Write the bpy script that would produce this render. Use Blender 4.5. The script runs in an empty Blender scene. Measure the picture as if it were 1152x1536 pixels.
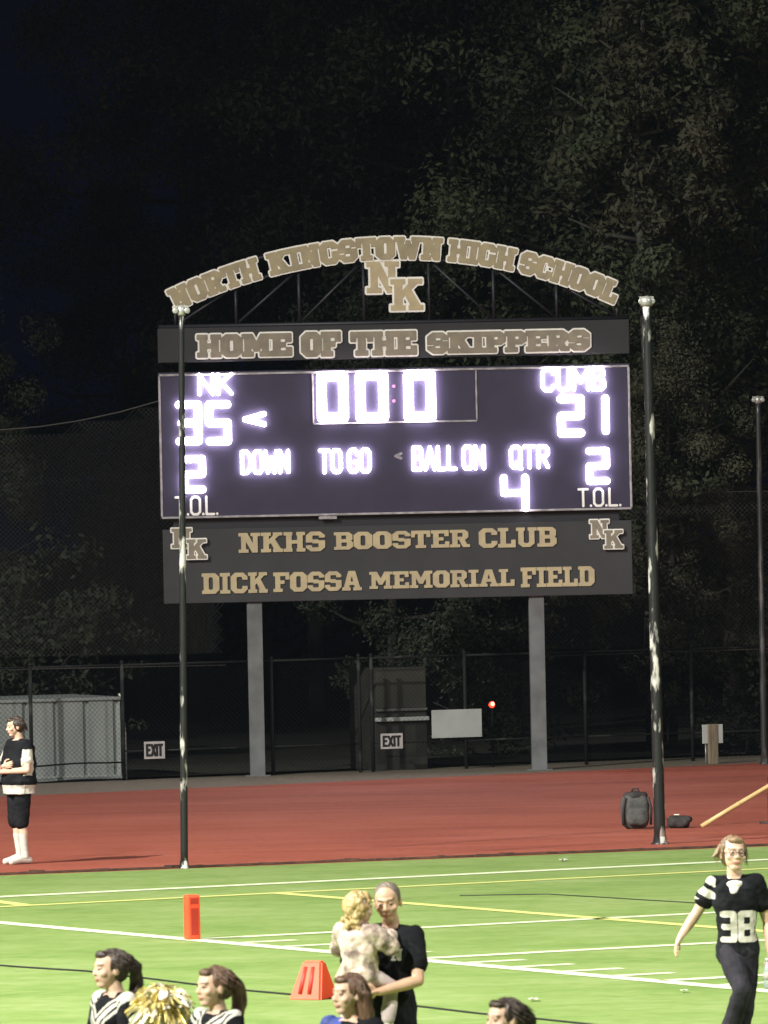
import bpy, bmesh, math, random
import numpy as np
from mathutils import Vector, Matrix, noise
from mathutils.bvhtree import BVHTree
R = math.radians
rng = random.Random(7)
S = bpy.context.scene
COL = S.collection

# ------------------------------------------------------------------ camera
F_PX, CAM_H, Y_H, ROLL = 11560.0, 4.4, 744.0, 0.0207
PITCH = math.atan((768 - Y_H) / F_PX)
fwd = Vector((0, math.cos(PITCH), -math.sin(PITCH)))
up0 = Vector((0, math.sin(PITCH), math.cos(PITCH)))
x0 = Vector((1, 0, 0))
CR = x0 * math.cos(ROLL) - up0 * math.sin(ROLL)
CU = x0 * math.sin(ROLL) + up0 * math.cos(ROLL)
CAM = Vector((0, 0, CAM_H))
cd = bpy.data.cameras.new('camera')
cam = bpy.data.objects.new('camera', cd)
COL.objects.link(cam)
m = Matrix((CR, CU, -fwd)).transposed().to_4x4()
m.translation = CAM
cam.matrix_world = m
cd.sensor_fit = 'VERTICAL'
cd.sensor_height = 24
cd.lens = 24 * F_PX / 1536
cd.clip_start, cd.clip_end = 1, 4000
S.camera = cam
cd.dof.use_dof = True; cd.dof.focus_distance = 102; cd.dof.aperture_fstop = 7

def ray(px, py):
    return (fwd + CR * ((px - 576) / F_PX) + CU * ((768 - py) / F_PX)).normalized()
def at(px, py, z=0.0):
    d = ray(px, py)
    return CAM + d * ((z - CAM_H) / d.z)
def atY(px, py, Y):
    d = ray(px, py)
    return CAM + d * (Y / d.y)

# ------------------------------------------------------------------ world, moon, floodlights
W = bpy.data.worlds.new('World'); S.world = W; W.use_nodes = True
nt = W.node_tree
sky = nt.nodes.new('ShaderNodeTexSky'); sky.sky_type = 'NISHITA'; sky.sun_disc = False
sky.sun_elevation = R(-2.5); sky.sun_rotation = R(200)
nt.links.new(sky.outputs[0], nt.nodes['Background'].inputs[0])
nt.nodes['Background'].inputs[1].default_value = 0.10
b2 = nt.nodes.new('ShaderNodeBackground'); b2.inputs[0].default_value = (.14, .22, .85, 1); b2.inputs[1].default_value = .005   # night glow of the sky
ad = nt.nodes.new('ShaderNodeAddShader'); nt.links.new(nt.nodes['Background'].outputs[0], ad.inputs[0]); nt.links.new(b2.outputs[0], ad.inputs[1])
nt.links.new(ad.outputs[0], nt.nodes['World Output'].inputs[0])
S.view_settings.view_transform = 'Standard'; S.view_settings.look = 'None'
S.view_settings.exposure = 0; S.view_settings.gamma = 1
sl = bpy.data.lights.new('moon', 'SUN'); sl.energy = 0.004; sl.angle = R(0.5); sl.color = (.8, .88, 1)
so = bpy.data.objects.new('moon', sl); COL.objects.link(so); so.rotation_euler = (R(50), 0, R(-25))
def flood(name, loc, tgt, watts, cone, blend, col, size):
    l = bpy.data.lights.new(name, 'SPOT'); l.energy = watts; l.spot_size = R(cone); l.spot_blend = blend
    l.color = col; l.shadow_soft_size = size
    o = bpy.data.objects.new(name, l); COL.objects.link(o)
    o.location = loc
    o.rotation_euler = (Vector(tgt) - Vector(loc)).to_track_quat('-Z', 'Y').to_euler()
flood('floodlight', (-38, 12, 42), (0, 50, 0), 410000, 72, 1.0, (1, .97, .88), .9)      # home side, near tower
flood('floodlight', (-42, 58, 42), (0, 80, 0), 430000, 82, 1.0, (1, .97, .88), .9)      # home side, end zone tower
flood('floodlight', (42, 40, 42), (0, 72, 0), 120000, 74, 1.0, (1, .97, .9), .9)        # visitors' side

# ------------------------------------------------------------------ materials
def mat(name, c, rough=.6, metal=0, c2=None, scale=8, lo=.35, hi=.65, bump=0, bscale=60, emit=None, es=0, spec=.5, trans=0, stretch=None, detail=5):
    mt = bpy.data.materials.new(name); mt.use_nodes = True
    n = mt.node_tree; b = n.nodes['Principled BSDF']
    b.inputs['Base Color'].default_value = (*c, 1); b.inputs['Roughness'].default_value = rough
    b.inputs['Metallic'].default_value = metal; b.inputs['Specular IOR Level'].default_value = spec
    if trans: b.inputs['Transmission Weight'].default_value = trans
    if c2 or bump:
        tc = n.nodes.new('ShaderNodeTexCoord'); mp = n.nodes.new('ShaderNodeMapping')
        if stretch: mp.inputs['Scale'].default_value = stretch[:3]; mp.inputs['Rotation'].default_value = (0, 0, stretch[3])
        n.links.new(tc.outputs['Object'], mp.inputs[0])
    if c2:
        t = n.nodes.new('ShaderNodeTexNoise'); t.inputs['Scale'].default_value = scale; t.inputs['Detail'].default_value = detail
        n.links.new(mp.outputs[0], t.inputs[0])
        r = n.nodes.new('ShaderNodeValToRGB'); r.color_ramp.elements[0].position = lo; r.color_ramp.elements[1].position = hi
        r.color_ramp.elements[0].color = (*c, 1); r.color_ramp.elements[1].color = (*c2, 1)
        n.links.new(t.outputs[0], r.inputs[0]); n.links.new(r.outputs[0], b.inputs['Base Color'])
    if bump:
        t2 = n.nodes.new('ShaderNodeTexNoise'); t2.inputs['Scale'].default_value = bscale; t2.inputs['Detail'].default_value = 4
        n.links.new(mp.outputs[0], t2.inputs[0])
        bp = n.nodes.new('ShaderNodeBump'); bp.inputs['Strength'].default_value = bump; bp.inputs['Distance'].default_value = .02
        n.links.new(t2.outputs[0], bp.inputs['Height']); n.links.new(bp.outputs[0], b.inputs['Normal'])
    if emit: b.inputs['Emission Color'].default_value = (*emit, 1); b.inputs['Emission Strength'].default_value = es
    return mt
TH = .4988                                     # heading of the goal line
M = {}
def layered(name, stops, scales, rough, bump, bs, rot=0):
    """surface colour from three noises: broad patches, streaks along one direction, fine grain"""
    mt = bpy.data.materials.new(name); mt.use_nodes = True
    n = mt.node_tree; b = n.nodes['Principled BSDF']; b.inputs['Roughness'].default_value = rough
    b.inputs['Specular IOR Level'].default_value = .2
    tc = n.nodes.new('ShaderNodeTexCoord'); acc = None
    for sc, wt, st in scales:
        mp = n.nodes.new('ShaderNodeMapping'); mp.inputs['Rotation'].default_value = (0, 0, rot); mp.inputs['Scale'].default_value = st
        n.links.new(tc.outputs['Object'], mp.inputs[0])
        t = n.nodes.new('ShaderNodeTexNoise'); t.inputs['Scale'].default_value = sc; t.inputs['Detail'].default_value = 5
        n.links.new(mp.outputs[0], t.inputs[0])
        ma = n.nodes.new('ShaderNodeMath'); ma.operation = 'MULTIPLY_ADD'; ma.inputs[1].default_value = wt
        n.links.new(t.outputs[0], ma.inputs[0])
        if acc: n.links.new(acc, ma.inputs[2])
        else: ma.inputs[2].default_value = 0
        acc = ma.outputs[0]
    r = n.nodes.new('ShaderNodeValToRGB')
    el = r.color_ramp.elements
    el[0].position, el[0].color = stops[0][0], (*stops[0][1], 1); el[1].position, el[1].color = stops[-1][0], (*stops[-1][1], 1)
    for p, c in stops[1:-1]:
        e = el.new(p); e.color = (*c, 1)
    n.links.new(acc, r.inputs[0]); n.links.new(r.outputs[0], b.inputs['Base Color'])
    t2 = n.nodes.new('ShaderNodeTexNoise'); t2.inputs['Scale'].default_value = bs
    n.links.new(tc.outputs['Object'], t2.inputs[0])
    bp = n.nodes.new('ShaderNodeBump'); bp.inputs['Strength'].default_value = bump; bp.inputs['Distance'].default_value = .02
    n.links.new(t2.outputs[0], bp.inputs['Height']); n.links.new(bp.outputs[0], b.inputs['Normal'])
    return mt
M['turf'] = layered('turf', [(.40, (.124, .204, .050)), (.5, (.168, .248, .070)), (.56, (.194, .268, .090)), (.64, (.232, .302, .124))],
                    [(.55, .34, (1, 1, 1)), (1.7, .28, (.4, 1.4, 1)), (7, .38, (.7, 1.2, 1))], .8, .5, 90, TH)
M['track'] = layered('track', [(.40, (.24, .060, .038)), (.5, (.30, .079, .050)), (.60, (.34, .102, .070))],
                     [(.35, .40, (1, 1, 1)), (1.0, .3, (.06, 1.6, 1)), (9, .30, (1, 1, 1))], .75, .6, 160, -.22)
M['strip'] = mat('gravel strip', (.10, .085, .06), .9, c2=(.17, .14, .105), scale=12, bump=.6)
M['earth'] = mat('earth', (.014, .016, .009), .95, c2=(.03, .027, .018), scale=2, bump=.5)
M['line_w'] = mat('white line', (.60, .66, .46), .8, c2=(.44, .52, .30), scale=30, lo=.45, hi=.8)
M['line_y'] = mat('yellow line', (.54, .55, .17), .8, c2=(.38, .43, .12), scale=30, lo=.45, hi=.8)
M['edge_gap'] = mat('turf edge shadow', (.03, .02, .014), .8, c2=(.1, .05, .03), scale=6)
M['black'] = mat('black paint', (.012, .012, .014), .5)
M['panel'] = mat('sign panel', (.026, .027, .031), .6, c2=(.033, .034, .039), scale=1.5, bump=.1, bscale=5)
M['screen'] = mat('display face', (.022, .018, .046), .55, c2=(.028, .023, .056), scale=3)
M['gold'] = mat('gold letter', (.50, .42, .25), .6, c2=(.42, .35, .23), scale=6)
M['goldg'] = mat('dull gold letter', (.27, .235, .175), .6, c2=(.20, .175, .14), scale=5)
M['golda'] = mat('arch gold letter', (.38, .325, .20), .6, c2=(.29, .25, .165), scale=5)
M['white'] = mat('white letter', (.88, .87, .84), .5, c2=(.76, .75, .72), scale=9)
M['trim'] = mat('white trim', (.42, .40, .42), .5, c2=(.22, .21, .22), scale=7)
M['led'] = mat('lit lamps', (.9, .9, .9), .4, emit=(1, .87, 1), es=20)
M['led2'] = mat('lit caption', (.9, .9, .9), .4, emit=(1, .88, 1), es=24)
M['ledp'] = mat('dim lamps', (.3, .1, .2), .4, emit=(1, .45, .75), es=.8)
M['steel'] = mat('post steel', (.15, .16, .168), .55, metal=.1, c2=(.10, .105, .11), scale=3, bump=.1, bscale=14)
M['truss'] = mat('truss steel', (.022, .022, .030), .5, metal=.2)
M['pole'] = mat('pole with painted glints', (.016, .017, .018), .30, metal=.1, c2=(.50, .49, .45), scale=2.6, lo=.55, hi=.63, bump=.35, bscale=7, stretch=(3, 3, .9, 0))  # silver patches are light glints painted on to the dark pole
M['poled'] = mat('dark pole', (.045, .047, .05), .38, metal=.5, c2=(.2, .2, .2), scale=3, lo=.5, hi=.75, stretch=(3, 3, .6, 0))
M['galv'] = mat('galvanised steel', (.42, .42, .40), .4, metal=.5, c2=(.28, .28, .27), scale=8)
M['fence'] = mat('fence coating', (.008, .009, .010), .85, spec=.1)
M['rail'] = mat('fence rail', (.011, .012, .012), .75, spec=.2, c2=(.07, .07, .066), scale=2.2, lo=.56, hi=.74)
M['net'] = mat('net cord', (.085, .08, .075), .8)
M['shed'] = mat('grey sheet metal', (.34, .37, .36), .55, metal=.1, c2=(.25, .275, .27), scale=2.2, bump=.25, bscale=4, stretch=(1.4, 1, .35, 0))
M['board'] = mat('pale board', (.42, .44, .43), .6, c2=(.36, .38, .37), scale=3, bump=.2, bscale=6)
M['exit'] = mat('white sign', (.52, .48, .48), .5, c2=(.42, .39, .39), scale=12)
M['wood'] = mat('weathered wood', (.22, .18, .12), .8, c2=(.13, .105, .07), scale=6, stretch=(6, 6, .6, 0))
M['stick'] = mat('varnished stick', (.50, .36, .16), .45, c2=(.42, .29, .12), scale=5)
M['glass'] = mat('dull pane', (.030, .033, .028), .45, c2=(.055, .058, .045), scale=1.3)
M['red'] = mat('red lens', (.5, .02, .01), .3, emit=(1, .05, .02), es=4)
M['redhot'] = mat('red bulb', (.9, .3, .2), .3, emit=(1, .42, .22), es=10)
M['orange'] = mat('orange vinyl', (.80, .070, .018), .6, c2=(.72, .058, .015), scale=7, bump=.1, bscale=9)
M['orange2'] = mat('deep orange slot', (.36, .018, .005), .6)
M['bag'] = mat('grey pack cloth', (.035, .037, .036), .8, c2=(.06, .062, .06), scale=9, bump=.5, bscale=25)
M['bagd'] = mat('black cloth', (.012, .011, .011), .8, c2=(.026, .02, .02), scale=9, bump=.5, bscale=25)
M['paper'] = mat('white paper', (.6, .6, .54), .8)
M['bark'] = mat('bark', (.05, .044, .036), .9, c2=(.026, .022, .018), scale=5, bump=.7, stretch=(3, 3, .6, 0))
M['birch'] = mat('pale bark', (.12, .114, .10), .8, c2=(.045, .042, .038), scale=4, stretch=(1, 1, 2.5, 0))
def leafmat(name, c, c2):
    mt = mat(name, c, .65, c2=c2, scale=.9, lo=.35, hi=.65, spec=.25, detail=3)
    return mt
M['leaf1'] = leafmat('green leaves', (.052, .068, .036), (.078, .094, .050))
M['leaf2'] = leafmat('dark leaves', (.040, .051, .031), (.062, .072, .045))
M['leaf3'] = leafmat('turning leaves', (.060, .062, .038), (.084, .082, .052))
M['skin'] = mat('fair skin', (.56, .37, .27), .5, c2=(.62, .43, .32), scale=14, spec=.35)
M['skin2'] = mat('tanned skin', (.48, .30, .20), .5, c2=(.54, .35, .24), scale=14, spec=.35)
M['eye'] = mat('dark eye', (.05, .035, .03), .3)
M['lip'] = mat('lips', (.45, .19, .15), .5)
M['blackcloth'] = mat('black fabric', (.006, .0065, .008), .9, c2=(.013, .014, .017), spec=.12, scale=6, bump=.6, bscale=18)
M['greycloth'] = mat('charcoal fabric', (.014, .014, .018), .9, c2=(.030, .028, .036), spec=.12, scale=5, bump=.6, bscale=14)
M['whitecloth'] = mat('white fabric', (.55, .53, .47), .8, c2=(.46, .44, .39), scale=6, bump=.5, bscale=14)
M['fleece'] = mat('pale patterned fleece', (.58, .47, .39), .9, c2=(.20, .15, .13), scale=8, lo=.47, hi=.60, bump=.8, bscale=20)
M['paleleg'] = mat('pale leggings', (.50, .42, .40), .8, c2=(.30, .25, .24), scale=9, lo=.45, hi=.7)
M['bluecloth'] = mat('royal blue fabric', (.03, .06, .30), .7, c2=(.02, .035, .16), scale=7, bump=.5, bscale=15)
def hairmat(name, c, c2, sc=26):
    return mat(name, c, .42, c2=c2, scale=sc, lo=.35, hi=.7, bump=.8, bscale=45, stretch=(1, 1, .25, 0))
M['hair_dark'] = hairmat('dark brown hair', (.020, .013, .010), (.055, .036, .025))
M['hair_brown'] = hairmat('brown hair', (.075, .040, .024), (.15, .085, .05))
M['hair_sandy'] = hairmat('sandy brown hair', (.12, .075, .04), (.26, .17, .09))
M['hair_blond'] = hairmat('curly blond hair', (.30, .20, .075), (.55, .42, .20), 18)
M['hair_grey'] = hairmat('cropped grey hair', (.10, .080, .062), (.22, .18, .145))
M['gold_foil'] = mat('gold foil', (.72, .54, .09), .3, metal=.45, c2=(.82, .74, .40), scale=20)
M['silver_foil'] = mat('pale foil', (.88, .86, .74), .25, metal=.3)
M['plastic'] = mat('clear plastic', (.70, .82, .80), .15, trans=.5)
M['cap'] = mat('pale cap', (.6, .62, .62), .4)

# ------------------------------------------------------------------ builders
def link(name, me, mats, parent=None):
    o = bpy.data.objects.new(name, me); COL.objects.link(o)
    for mm in (mats if isinstance(mats, (list, tuple)) else [mats]): me.materials.append(mm)
    if parent: o.parent = parent
    return o
def tag(o, label=None, cat=None, group=None, kind=None):
    if label: o['label'] = label
    if cat: o['category'] = cat
    if group: o['group'] = group
    if kind: o['kind'] = kind
    return o
def thing(name, label, cat, loc=(0, 0, 0), rz=0, group=None):
    o = bpy.data.objects.new(name, None); COL.objects.link(o)
    o.location = loc; o.rotation_euler = (0, 0, rz); o.empty_display_size = .1
    return tag(o, label, cat, group)
def copy_tree(o, parent=None):
    c = o.copy(); COL.objects.link(c)
    if parent: c.parent = parent
    for ch in [q for q in o.children]: copy_tree(ch, c)
    return c
class MB:
    def __init__(s): s.v = []; s.f = []; s.mi = []; s.smooth = []
    def add(s, vs, fs, mi=0, sm=False):
        b = len(s.v); s.v += [tuple(v) for v in vs]; s.f += [tuple(i + b for i in f) for f in fs]
        s.mi += [mi] * len(fs); s.smooth += [sm] * len(fs)
    def box(s, x0, y0, z0, x1, y1, z1, mi=0, bev=0, mx=None):
        bm = bmesh.new(); bmesh.ops.create_cube(bm, size=1)
        for v in bm.verts: v.co = Vector((x0 + (x1 - x0) * (v.co.x + .5), y0 + (y1 - y0) * (v.co.y + .5), z0 + (z1 - z0) * (v.co.z + .5)))
        if bev: bmesh.ops.bevel(bm, geom=bm.edges[:], offset=bev, segments=2, affect='EDGES', profile=.5)
        s.bm(bm, mi, mx)
    def bm(s, bm, mi=0, mx=None, sm=False):
        bm.verts.index_update()
        s.add([(mx @ v.co) if mx else v.co for v in bm.verts], [[v.index for v in f.verts] for f in bm.faces], mi, sm); bm.free()
    def tube(s, p, q, r, r2=None, n=10, mi=0):
        s.path([p, q], [r, r if r2 is None else r2], n, mi)
    def path(s, pts, rs, n=10, mi=0):
        pts = [Vector(p) for p in pts]
        if not isinstance(rs, (list, tuple)): rs = [rs] * len(pts)
        vs, fs = [], []; u = None
        for i, p in enumerate(pts):
            t = (pts[min(i + 1, len(pts) - 1)] - pts[max(i - 1, 0)]).normalized()
            if u is None: u = t.orthogonal().normalized()
            u = (u - t * u.dot(t)).normalized(); w = t.cross(u)
            for k in range(n):
                a = 2 * math.pi * k / n
                vs.append(p + (u * math.cos(a) + w * math.sin(a)) * rs[i])
        for i in range(len(pts) - 1):
            for k in range(n): fs.append((i * n + k, i * n + (k + 1) % n, (i + 1) * n + (k + 1) % n, (i + 1) * n + k))
        fs.append(tuple(range(n))[::-1]); fs.append(tuple((len(pts) - 1) * n + k for k in range(n)))
        s.add(vs, fs, mi, True)
    def lathe(s, prof, n=20, mx=None, mi=0):
        vs, fs = [], []
        for r, z in prof:
            for k in range(n):
                a = 2 * math.pi * k / n; v = Vector((r * math.cos(a), r * math.sin(a), z)); vs.append(mx @ v if mx else v)
        for i in range(len(prof) - 1):
            for k in range(n): fs.append((i * n + k, i * n + (k + 1) % n, (i + 1) * n + (k + 1) % n, (i + 1) * n + k))
        fs.append(tuple(range(n))[::-1]); fs.append(tuple((len(prof) - 1) * n + k for k in range(n)))
        s.add(vs, fs, mi, True)
    def ribbon(s, p, q, w, nrm):
        p, q = Vector(p), Vector(q); t = (q - p).normalized().cross(Vector(nrm)).normalized() * w * .5
        d = Vector(nrm).normalized() * w * .5
        s.add([p + t, p - t, p + d, q + t, q - t, q + d], [(0, 1, 4, 3), (1, 2, 5, 4), (2, 0, 3, 5)])
    def build(s, name, mats, parent=None):
        me = bpy.data.meshes.new(name); me.from_pydata(s.v, [], s.f); me.update()
        me.polygons.foreach_set('material_index', s.mi); me.polygons.foreach_set('use_smooth', s.smooth)
        return link(name, me, mats, parent)
def sheet(name, pts, z, m_, kind='structure'):
    me = bpy.data.meshes.new(name); me.from_pydata([(p[0], p[1], z) for p in pts], [], [tuple(range(len(pts)))]); me.update()
    o = link(name, me, m_); tag(o, kind=kind); return o

# ------------------------------------------------------------------ lettering: distance fields -> outlines -> solid letters
def poly_sdf(P, X, Y):
    P = np.array(P, float); n = len(P)
    d = np.full(X.shape, 1e18); sgn = np.ones(X.shape)
    for i in range(n):
        a, b = P[i], P[i - 1]
        ex, ey = b - a; wx, wy = X - a[0], Y - a[1]
        t = np.clip((wx * ex + wy * ey) / (ex * ex + ey * ey + 1e-18), 0, 1)
        d = np.minimum(d, (wx - ex * t) ** 2 + (wy - ey * t) ** 2)
        c1 = Y >= a[1]; c2 = Y < b[1]; c3 = ex * wy > ey * wx
        flip = (c1 & c2 & c3) | (~c1 & ~c2 & ~c3)
        sgn = np.where(flip, -sgn, sgn)
    return sgn * np.sqrt(d)
def rc(a, b, c, d): return [(a, b), (c, b), (c, d), (a, d)]
def octo(a, b, c, d, k): return [(a + k, b), (c - k, b), (c, b + k), (c, d - k), (c - k, d), (a + k, d), (a, d - k), (a, b + k)]
SL = [rc(0, 0, 4.2, 1.7), rc(0, 8.3, 3.6, 10)]
G = {   # athletic slab capitals, 10 units tall: (width, solid polygons, cut polygons)
 'N': (8.6, [rc(1, 0, 2.9, 10), rc(0, 0, 3.9, 1.7), rc(0, 8.3, 3, 10), [(1, 10), (3.5, 10), (7.6, 0), (5.4, 0)], rc(5.7, 0, 7.6, 10), rc(4.8, 8.3, 8.6, 10)], []),
 'O': (7.8, [octo(0, 0, 7.8, 10, 1.9)], [octo(2.9, 2.1, 4.9, 7.9, .5)]),
 'D': (7.9, [[(0, 0), (6, 0), (7.9, 1.9), (7.9, 8.1), (6, 10), (0, 10), (0, 8.3), (.8, 8.3), (.8, 1.7), (0, 1.7)]], [octo(3.1, 2, 5, 8, .5)]),
 'R': (8.3, SL + [rc(1, 0, 3.2, 10), [(1, 10), (6.2, 10), (7.7, 8.6), (7.7, 5.6), (6.4, 4.3), (1, 4.3)], [(3.7, 4.6), (6.1, 4.6), (7.1, 1.7), (8.3, 1.7), (8.3, 0), (5.4, 0)]], [rc(3.2, 6, 5.3, 8.2)]),
 'T': (8, [rc(2.8, 0, 5.2, 10), rc(0, 8, 8, 10), rc(0, 6.2, 1.6, 10), rc(6.4, 6.2, 8, 10), rc(1.8, 0, 6.2, 1.7)], []),
 'H': (8.6, [rc(1, 0, 3.2, 10), rc(5.4, 0, 7.6, 10), rc(3, 4.1, 6, 5.9), rc(0, 0, 3.5, 1.7), rc(0, 8.3, 3.5, 10), rc(5.1, 0, 8.6, 1.7), rc(5.1, 8.3, 8.6, 10)], []),
 'K': (8.8, [rc(1, 0, 3.2, 10), rc(0, 0, 4, 1.7), rc(0, 8.3, 4, 10), [(2.8, 3.4), (2.8, 5.9), (5.6, 9.4), (8.2, 9.4)], [(3.7, 5.2), (5.5, 6.9), (8.4, .8), (5.6, .8)], rc(4.8, 8.4, 8.6, 10), rc(4.8, 0, 8.8, 1.7)], []),
 'I': (4.6, [rc(1.2, 0, 3.4, 10), rc(0, 0, 4.6, 1.7), rc(0, 8.3, 4.6, 10)], []),
 'C': (7.6, [octo(0, 0, 7.6, 10, 1.9)], [octo(2.7, 2.1, 5.2, 7.9, .4), rc(4.6, 3.5, 8, 6.5)]),
 'G': (7.8, [octo(0, 0, 7.8, 10, 1.9)], [octo(2.7, 2.1, 5.2, 7.9, .4), rc(4.6, 5.3, 8, 7.0)]),
 'S': (7.6, [octo(0, 0, 7.6, 10, 1.9)], [rc(2.6, 6.0, 5.2, 8.0), rc(5.0, 5.5, 8, 6.9), rc(2.4, 2.0, 5.0, 4.0), rc(-1, 3.1, 2.6, 4.5)]),
 'W': (11.4, [[(.8, 10), (3.2, 10), (4.3, 4.2), (5.0, 8.4), (6.4, 8.4), (7.1, 4.2), (8.2, 10), (10.6, 10), (8.6, 0), (6.5, 0), (5.7, 3.6), (4.9, 0), (2.8, 0)], rc(0, 8.3, 4, 10), rc(7.4, 8.3, 11.4, 10)], []),
 'L': (7.2, [rc(1, 0, 3.3, 10), rc(0, 8.3, 4.3, 10), rc(0, 0, 7.2, 1.9), rc(5.4, 0, 7.2, 3.9)], []),
 'M': (10.6, [rc(1, 0, 3, 10), rc(7.6, 0, 9.6, 10), [(1, 10), (3.6, 10), (5.3, 6), (7, 10), (9.6, 10), (6.1, 2.4), (4.5, 2.4)], rc(0, 0, 3.9, 1.7), rc(6.7, 0, 10.6, 1.7), rc(0, 8.3, 2, 10), rc(8.6, 8.3, 10.6, 10)], []),
 'E': (7.6, [rc(.9, 0, 3.2, 10), rc(0, 0, 7.6, 1.9), rc(0, 8.1, 7.4, 10), rc(5.8, 0, 7.6, 3.5), rc(5.6, 6.5, 7.4, 10), rc(3, 4.1, 5.2, 5.9)], []),
 'F': (7.4, [rc(.9, 0, 3.2, 10), rc(0, 0, 4.3, 1.7), rc(0, 8.1, 7.4, 10), rc(5.6, 6.3, 7.4, 10), rc(3, 4.1, 5.2, 5.9)], []),
 'P': (7.8, [rc(1, 0, 3.3, 10), rc(0, 0, 4.4, 1.7), rc(0, 8.3, 3, 10), [(1, 10), (6.1, 10), (7.8, 8.5), (7.8, 5.4), (6.1, 3.9), (1, 3.9)]], [rc(3.3, 5.8, 5.4, 8.1)]),
 'A': (9, [[(2.9, 10), (6.1, 10), (8.3, 1.2), (5.9, 1.2), (5.5, 2.8), (3.5, 2.8), (3.1, 1.2), (.7, 1.2)], rc(0, 0, 3.9, 1.7), rc(5.1, 0, 9, 1.7)], [[(4.5, 7.6), (3.9, 4.6), (5.1, 4.6)]]),
 'B': (7.9, [rc(0, 0, 3, 1.7), rc(0, 8.3, 3, 10), [(.9, 0), (6.3, 0), (7.9, 1.6), (7.9, 4.2), (7.1, 5), (7.7, 5.8), (7.7, 8.5), (6.2, 10), (.9, 10)]], [rc(3.1, 1.9, 5.3, 4.1), rc(3.1, 6, 5.1, 8.1)]),
 'U': (8.4, [[(.9, 10), (3.1, 10), (3.1, 2.6), (3.7, 2), (4.7, 2), (5.3, 2.6), (5.3, 10), (7.5, 10), (7.5, 1.8), (5.7, 0), (2.7, 0), (.9, 1.8)], rc(0, 8.3, 3.6, 10), rc(4.8, 8.3, 8.4, 10)], []),
}
# plain stroke capitals and figures, 10 units tall (polylines)
ST = {'D': (6, [[(0, 0), (0, 10), (3.5, 10), (6, 7.5), (6, 2.5), (3.5, 0), (0, 0)]]), 'O': (6, [[(1.5, 0), (0, 1.5), (0, 8.5), (1.5, 10), (4.5, 10), (6, 8.5), (6, 1.5), (4.5, 0), (1.5, 0)]]),
 'W': (8, [[(0, 10), (1.6, 0), (4, 7), (6.4, 0), (8, 10)]]), 'N': (6, [[(0, 0), (0, 10), (6, 0), (6, 10)]]), 'T': (6, [[(0, 10), (6, 10)], [(3, 10), (3, 0)]]),
 'G': (6, [[(6, 8), (4.5, 10), (1.5, 10), (0, 8.5), (0, 1.5), (1.5, 0), (4.5, 0), (6, 1.5), (6, 4.5), (3.6, 4.5)]]),
 'B': (6, [[(0, 0), (0, 10), (4.5, 10), (5.6, 8.8), (5.6, 6.4), (4.5, 5.2), (0, 5.2)], [(4.5, 5.2), (6, 4), (6, 1.2), (4.8, 0), (0, 0)]]),
 'A': (6.4, [[(0, 0), (3.2, 10), (6.4, 0)], [(1.2, 3.4), (5.2, 3.4)]]), 'L': (5, [[(0, 10), (0, 0), (5, 0)]]),
 'Q': (6, [[(1.5, 0), (0, 1.5), (0, 8.5), (1.5, 10), (4.5, 10), (6, 8.5), (6, 1.5), (4.5, 0), (1.5, 0)], [(3.6, 2.6), (6.4, -.6)]]),
 'R': (6, [[(0, 0), (0, 10), (4.5, 10), (6, 8.6), (6, 6.2), (4.5, 5), (0, 5)], [(3, 5), (6, 0)]]),
 'C': (6, [[(6, 8), (4.5, 10), (1.5, 10), (0, 8.5), (0, 1.5), (1.5, 0), (4.5, 0), (6, 2)]]), 'U': (6, [[(0, 10), (0, 1.5), (1.5, 0), (4.5, 0), (6, 1.5), (6, 10)]]),
 'M': (8, [[(0, 0), (0, 10), (4, 3.5), (8, 10), (8, 0)]]), 'K': (6, [[(0, 0), (0, 10)], [(6, 10), (0, 4.4)], [(1.6, 5.8), (6, 0)]]),
 'E': (5.4, [[(5.4, 0), (0, 0), (0, 10), (5.4, 10)], [(0, 5.2), (4.2, 5.2)]]), 'X': (6, [[(0, 0), (6, 10)], [(0, 10), (6, 0)]]), 'I': (0, [[(0, 0), (0, 10)]]),
 '.': (0, [[(0, 0), (0, .2)]]), ':': (0, [[(0, 2.8), (0, 2.9)], [(0, 7), (0, 7.1)]]), '<': (5, [[(5, 8), (0, 5), (5, 2)]]),
 '0': (5.4, [[(0, 0), (0, 10), (5.4, 10), (5.4, 0), (0, 0)]]), '1': (0, [[(0, 0), (0, 10)]]), '2': (5.4, [[(0, 10), (5.4, 10), (5.4, 5), (0, 5), (0, 0), (5.4, 0)]]),
 '3': (5.4, [[(0, 10), (5.4, 10), (5.4, 0), (0, 0)], [(.6, 5), (5.4, 5)]]), '4': (5.4, [[(0, 10), (0, 5), (5.4, 5)], [(5.4, 10), (5.4, 0)]]),
 '5': (5.4, [[(5.4, 10), (0, 10), (0, 5), (5.4, 5), (5.4, 0), (0, 0)]]), '8': (5.4, [[(0, 0), (0, 10), (5.4, 10), (5.4, 0), (0, 0)], [(0, 5), (5.4, 5)]])}
def block_field(word, gap=.25, space=3.2):
    x = 0; out = []
    for ch in word:
        if ch == ' ': x += space; continue
        w, solid, cut = G[ch]
        out.append((ch, x)); x += w + gap
    return out, x - gap
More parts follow.
